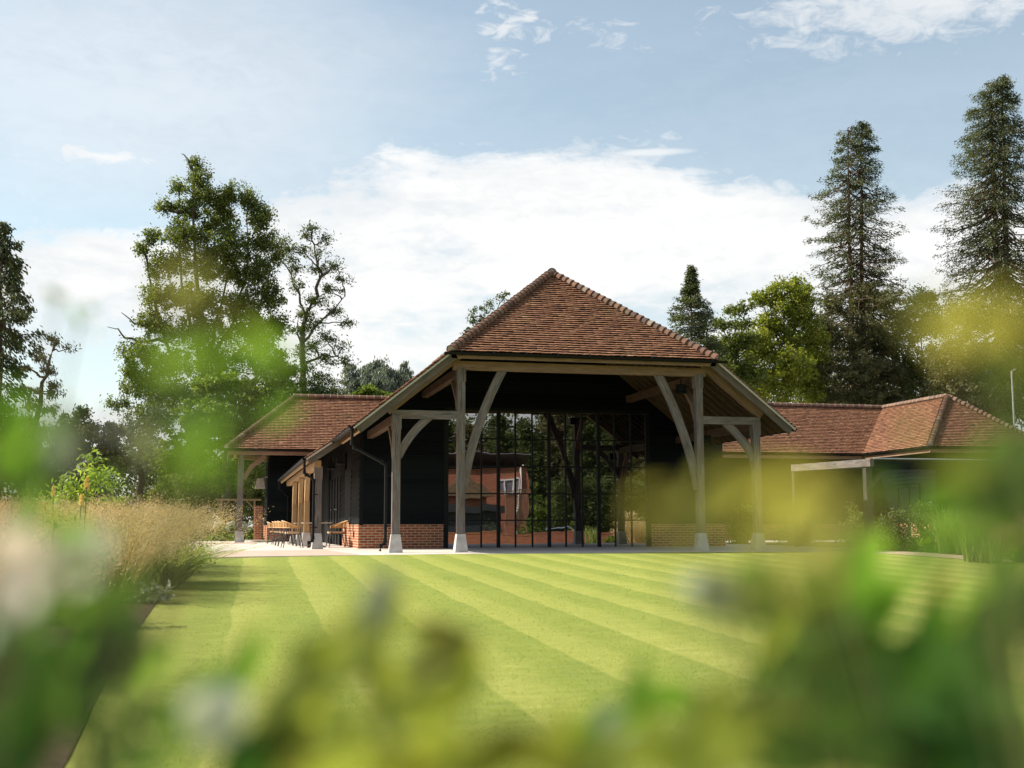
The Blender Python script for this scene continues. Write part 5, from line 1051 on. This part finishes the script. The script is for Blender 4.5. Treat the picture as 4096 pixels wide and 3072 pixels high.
for i, (u, vt, w_, Yv) in enumerate(((1740, 1650, 230, 122), (1870, 1690, 200, 118), (1990, 1668, 230, 124), (2110, 1690, 200, 116), (2230, 1600, 210, 126), (2350, 1580, 190, 120), (2470, 1590, 200, 126), (2590, 1560, 190, 118), (2680, 1600, 190, 122))):
    rng = np.random.default_rng(340+i); x = mx(u, Yv); y = MY-Yv; h = mz(vt, Yv, u)+1.2; r = empty('reflected_conifer', (x, y, -1.3), ['bushy dark conifer reflected at the far left of the glass', 'dark conifer reflected over the house roof left', 'dark conifer reflected over the house chimney end', 'dark conifer reflected above the downpipe', 'tall dark conifer reflected left of centre', 'tall dark conifer reflected at the centre panes', 'tall dark conifer reflected right of centre', 'tall dark conifer reflected behind the brace', 'dark conifer reflected at the right edge of the glass'][i], 'tree', 'conifers reflected in the glass front')
    nb = 170; n = 15000; bz = rng.random(nb)**.85; R0 = w_*depth((x, Yv, 4))/FPX*.85; bl = R0*(1-bz*.80)*rng.uniform(.55, 1.1, nb); ba = rng.uniform(0, 6.28, nb); ib = rng.integers(0, nb, n); f = rng.random(n)**.6; rad = bl[ib]*f
    q = np.stack([x+rad*np.cos(ba[ib]), y+rad*np.sin(ba[ib]), np.maximum(-1.2, -1.3+h*bz[ib]-rad*.22)], 1)+rng.normal(size=(n, 3))*np.array([.28, .28, .22])
    V, F = leaf_quads(q, .42, .15, rng); mesh_np('crown', V, F, M['lf_con_old' if i % 3 == 1 else 'lf_dark'], r, rng.random(n)*.8); trunk_mesh('trunk', [(wiggle((x, y, -1.4), (x, y, h-1.5), 6, .005, rng), .3, .04)], M['bark'], r, 6)
# ------------------------------------------------------------------ out of focus planting right in front of the lens
M['fg_brown'] = leafmat('brown_olive_leaves', (.10, .105, .02), (.21, .21, .045), .5, .5, .15)
def fg_shrub(name, label, leaves, root_uv, seed, cat='shrub', buddy=.55):
    """leaves: (u, v, length, width ratio, angle, distance, material) with u, v, length in 2212 wide pixels; all hang on stems from one root in the ground"""
    rng = np.random.default_rng(seed); bx_ = CC+ray(root_uv[0]*K2, 2100)*root_uv[1]; base = np.array([bx_[0], bx_[1], zg(bx_[1])-.03]); r = empty(name, base, label, cat); st = []; by = {}
    def one(P, L, asp, ang, m):
        a = math.cos(ang)*CR+math.sin(ang)*CU+CF*rng.uniform(-.45, .45); a /= np.linalg.norm(a); b = np.cross(a, CF); b = b/np.linalg.norm(b)+CF*rng.uniform(-.5, .5); b /= np.linalg.norm(b); n_ = np.cross(a, b)
        pts = []; prof_ = (0, .62, .95, 1., .82, .45, 0) if not m.startswith('petal') else (0, .85, 1., 1., .95, .7, 0)
        mid = [P+a*L*(t-.5)+n_*L*.22*(t-.5)**2*4*rng.uniform(.3, .7) for t in np.linspace(0, 1, 7)]
        lf = [q+b*L*asp*.5*w_-n_*L*asp*.10*w_ for q, w_ in zip(mid, prof_)]; rt = [q-b*L*asp*.5*w_-n_*L*asp*.10*w_ for q, w_ in zip(mid, prof_)]
        V, T = by.setdefault(m, ([], [])); t = rng.random()
        for i in range(6): V.extend([mid[i], mid[i+1], lf[i+1], lf[i]]); V.extend([mid[i+1], mid[i], rt[i], rt[i+1]]); T.extend([t, min(1, t+.12)])
    for u, v, Lp, asp, ang, d, m in leaves:
        P = CC+ray(u*K2, v*K2)*d; L = Lp*d/PX2; ang = math.radians(ang); one(P, L, asp, ang, m)
        if m.startswith('petal'):
            for k in range(2): one(P+(CR*rng.uniform(-.2, .2)+CU*rng.uniform(-.2, .2))*L+CF*rng.uniform(-.01, .02), L*.8, asp, ang+rng.uniform(-.9, .9), m)
        else:
            for k in range(1+(rng.random() < buddy)):
                Q = P+(CR*rng.uniform(-.42, .42)+CU*rng.uniform(-.42, .42))*L+CF*rng.uniform(-.03, .08); one(Q, L*rng.uniform(.45, .8), asp*rng.uniform(.8, 1.2), ang+rng.uniform(-1.2, 1.2), m)
        top = P-CU*L*.2; mid_ = base+(top-base)*.55+np.array([(top-base)[0]*-.25, (top-base)[1]*-.1, .05]); t = np.linspace(0, 1, 9)[:, None]
        st.append(((1-t)**2*base+2*t*(1-t)*mid_+t*t*top, .0018, .0008))
    trunk_mesh('stems', st, M['stem'], r, 5)
    for m, (V, T) in by.items(): mesh_np('blossom' if m.startswith('petal') else 'leaves', V, np.arange(len(V)).reshape(-1, 4), M[m], r, np.array(T), False)
    return r
D_, G_, O_, Y_, B_, S_ = 'fg_dark', 'fg_mid', 'fg_olive', 'fg_yel', 'fg_brown', 'lf_sage'
fg_shrub('leafy_shrub', 'blurred dark green shrub with pale blossoms in the lower left corner nearest the camera', [
    (30, 1235, 230, .45, 85, .42, 'petal_pink'), (155, 1215, 150, .8, 80, .5, 'petal'), (150, 1150, 130, .5, 60, .5, G_), (230, 1390, 240, .75, 80, .6, D_), (180, 1440, 200, .5, 110, .6, D_), (290, 1430, 150, .5, 40, .6, D_),
    (40, 1420, 260, .45, 95, .55, D_), (80, 1560, 260, .5, 70, .5, D_), (15, 1600, 260, .6, 90, .5, D_), (110, 1480, 220, .35, 60, .6, D_), (215, 1620, 200, .4, 85, .5, D_), (440, 1495, 240, .36, 25, .55, G_), (350, 1540, 150, .4, 10, .55, D_), (460, 1545, 150, .6, -35, .48, 'petal'),
    (70, 1310, 170, .5, 120, .5, G_), (240, 1290, 180, .4, 20, .5, G_), (60, 1110, 150, .4, 60, .45, G_), (10, 1330, 180, .5, 80, .5, D_), (330, 1640, 170, .4, 20, .45, D_)], (-150, .6), 401)
fg_shrub('leafy_shrub', 'blurred tall green shoots rising in front of the left trees', [
    (122, 640, 62, .35, -30, .8, G_), (168, 688, 62, .25, -60, .8, G_), (395, 605, 110, .5, 30, .33, Y_), (440, 650, 90, .5, 70, .33, Y_), (400, 770, 200, 0.28, 15, .36, G_), (510, 765, 180, .26, -10, .38, G_), (590, 765, 100, .26, 20, .38, G_), (455, 915, 210, .36, 30, .40, G_), (430, 960, 160, 0.40, 60, .36, G_), (400, 1020, 150, 0.32, 80, .36, G_),
    (30, 950, 200, .4, 60, .45, G_), (60, 1010, 160, .4, 20, .45, G_), (140, 960, 150, .55, 80, .45, S_), (20, 880, 140, .4, 70, .45, G_)], (-420, .6), 402, buddy=.3)
fg_shrub('leafy_shrub', 'blurred olive green shrub along the bottom centre close to the lens', [
    (820, 1290, 150, .6, 70, .5, S_), (790, 1375, 210, .5, 80, .5, O_), (690, 1430, 230, .5, 60, .5, O_), (640, 1510, 240, .5, 40, .5, O_), (960, 1415, 230, .34, 35, .55, B_), (900, 1490, 230, .5, 20, .55, O_), (830, 1470, 200, .4, 100, .5, O_), (1000, 1490, 170, .35, 50, .55, O_), (560, 1640, 240, .6, 40, .5, D_), (630, 1600, 190, .4, 60, .5, B_),
    (740, 1570, 220, .30, 30, .42, O_), (760, 1650, 260, .38, 20, .4, O_), (900, 1665, 260, .38, -10, .4, B_), (1040, 1660, 240, .36, 15, .4, O_), (1180, 1635, 250, .45, -20, .4, B_), (1300, 1655, 250, .45, 20, .4, O_), (1430, 1630, 250, .45, -15, .42, O_), (1560, 1645, 250, .38, 10, .42, O_), (950, 1580, 200, .4, -20, .45, O_),
    (1330, 1560, 220, .45, 20, .55, G_), (1380, 1480, 150, .35, 80, .6, G_), (1470, 1510, 160, .4, -30, .6, G_), (1250, 1585, 180, .4, 10, .55, O_), (845, 1590, 110, .3, -50, .5, S_), (795, 1640, 120, .3, -40, .5, S_), (1370, 1600, 110, .6, 10, .5, S_), (680, 1655, 160, .5, 20, .42, Y_)], (900, .6), 403, buddy=.35)
fg_shrub('leafy_shrub', 'blurred big dark green shrub filling the lower right corner nearest the camera', [
    (1830, 1290, 280, .75, 80, .6, G_), (1770, 1400, 270, .6, 30, .6, G_), (1860, 1420, 270, .6, 120, .6, G_), (1720, 1500, 250, .5, 20, .6, D_), (1830, 1530, 300, .6, 10, .55, D_), (1960, 1470, 300, .6, 60, .55, D_), (2060, 1560, 300, .6, 20, .5, D_), (2110, 1440, 300, .6, 80, .5, D_), (2180, 1600, 320, .6, 100, .5, D_), (1930, 1620, 300, .5, 0, .5, D_), (2190, 1330, 240, .5, 60, .5, D_),
    (2120, 1290, 220, .4, 30, .55, G_), (2180, 1230, 200, .4, 60, .55, G_), (2030, 1370, 250, .35, 40, .6, B_), (1680, 1370, 180, .4, 60, .6, O_), (1640, 1560, 280, .5, 10, .5, O_), (1720, 1630, 270, .5, -10, .5, D_), (1560, 1290, 130, .8, 50, .5, S_), (1800, 1185, 130, .4, 80, .5, Y_), (1900, 1330, 200, .5, 60, .6, G_), (2050, 1650, 280, .5, 10, .5, D_)], (2350, .7), 404)
fg_shrub('yellow_leaved_shrub', 'blurred bright yellow-green sprays in front of the right oak posts', [
    (1640, 1090, 170, .32, 20, .25, Y_), (1735, 1065, 160, .32, -15, .25, Y_), (1560, 1150, 150, .24, 30, .25, Y_), (1455, 1130, 150, .26, 10, .25, Y_), (1700, 1160, 190, .32, 80, .25, Y_), (1810, 1110, 170, .32, 40, .25, Y_), (1640, 1230, 160, .24, 60, .25, Y_), (1760, 1230, 150, .24, 20, .25, Y_)], (2500, .5), 405, buddy=.1)
fg_shrub('leafy_shrub', 'blurred green and tawny sprays along the upper right edge', [
    (2120, 690, 200, .36, 40, .27, Y_), (2205, 740, 170, .36, 70, .27, Y_), (2060, 690, 120, .25, 20, .27, Y_), (2200, 820, 90, .3, 40, .3, G_), (2090, 1010, 170, .35, 10, .4, O_), (2170, 1010, 230, .5, 30, .42, G_), (2120, 1065, 200, .5, -10, .42, D_), (2195, 1090, 200, .5, 40, .42, G_), (2050, 1090, 170, .32, 20, .42, G_), (2130, 1145, 200, .4, 0, .45, G_), (2190, 980, 180, .5, 80, .42, D_)], (2700, .5), 406, buddy=.2)

# ------------------------------------------------------------------ mown blades over the nearer lawn
rl = np.random.default_rng(77); n = 170000; y = 3.2/(1-rl.random(n)*(1-3.2/24.)); x = rl.uniform(-1., 1., n)*(1.6+y*.48)+y*.30
ex = np.interp(y, [e[1] for e in EDGE], [e[0] for e in EDGE]); k = (x > ex+.01) & (x < 13.5); x, y = x[k], y[k]; n = len(x); z = -.022*(26-y)
ph = (x*_pn[0]+y*_pn[1]+LOFF)/LW; fr_ = np.mod(ph*.5, 1.); stp = np.interp(fr_, [0, .03, .38, .58, 1], [-.7, 1, .5, -.6, -.9]); H = rl.uniform(.006, .014, n); a = rl.uniform(0, 6.28, n)
D = np.stack([np.cos(a)*.5+LD[0]*stp*.6, np.sin(a)*.5+LD[1]*stp*.6, np.full(n, .9)], 1)*H[:, None]; Sd = np.stack([-np.sin(a), np.cos(a), np.zeros(n)], 1)*.0022*(1+y/9)[:, None]; B = np.stack([x, y, z-.006], 1)
V = np.stack([B-Sd, B+Sd, B+D], 1).reshape(-1, 3); F = np.arange(3*n).reshape(-1, 3)
M['lawn_blade'] = leafmat('mown_grass_blades', (.15, .215, .02), (.46, .47, .15), .5, .6, .1)
tag(mesh_np('lawn_grass', V, F, M['lawn_blade'], None, np.clip(.42+.11*stp+rl.normal(size=n)*.13, 0, 1)), kind='stuff')
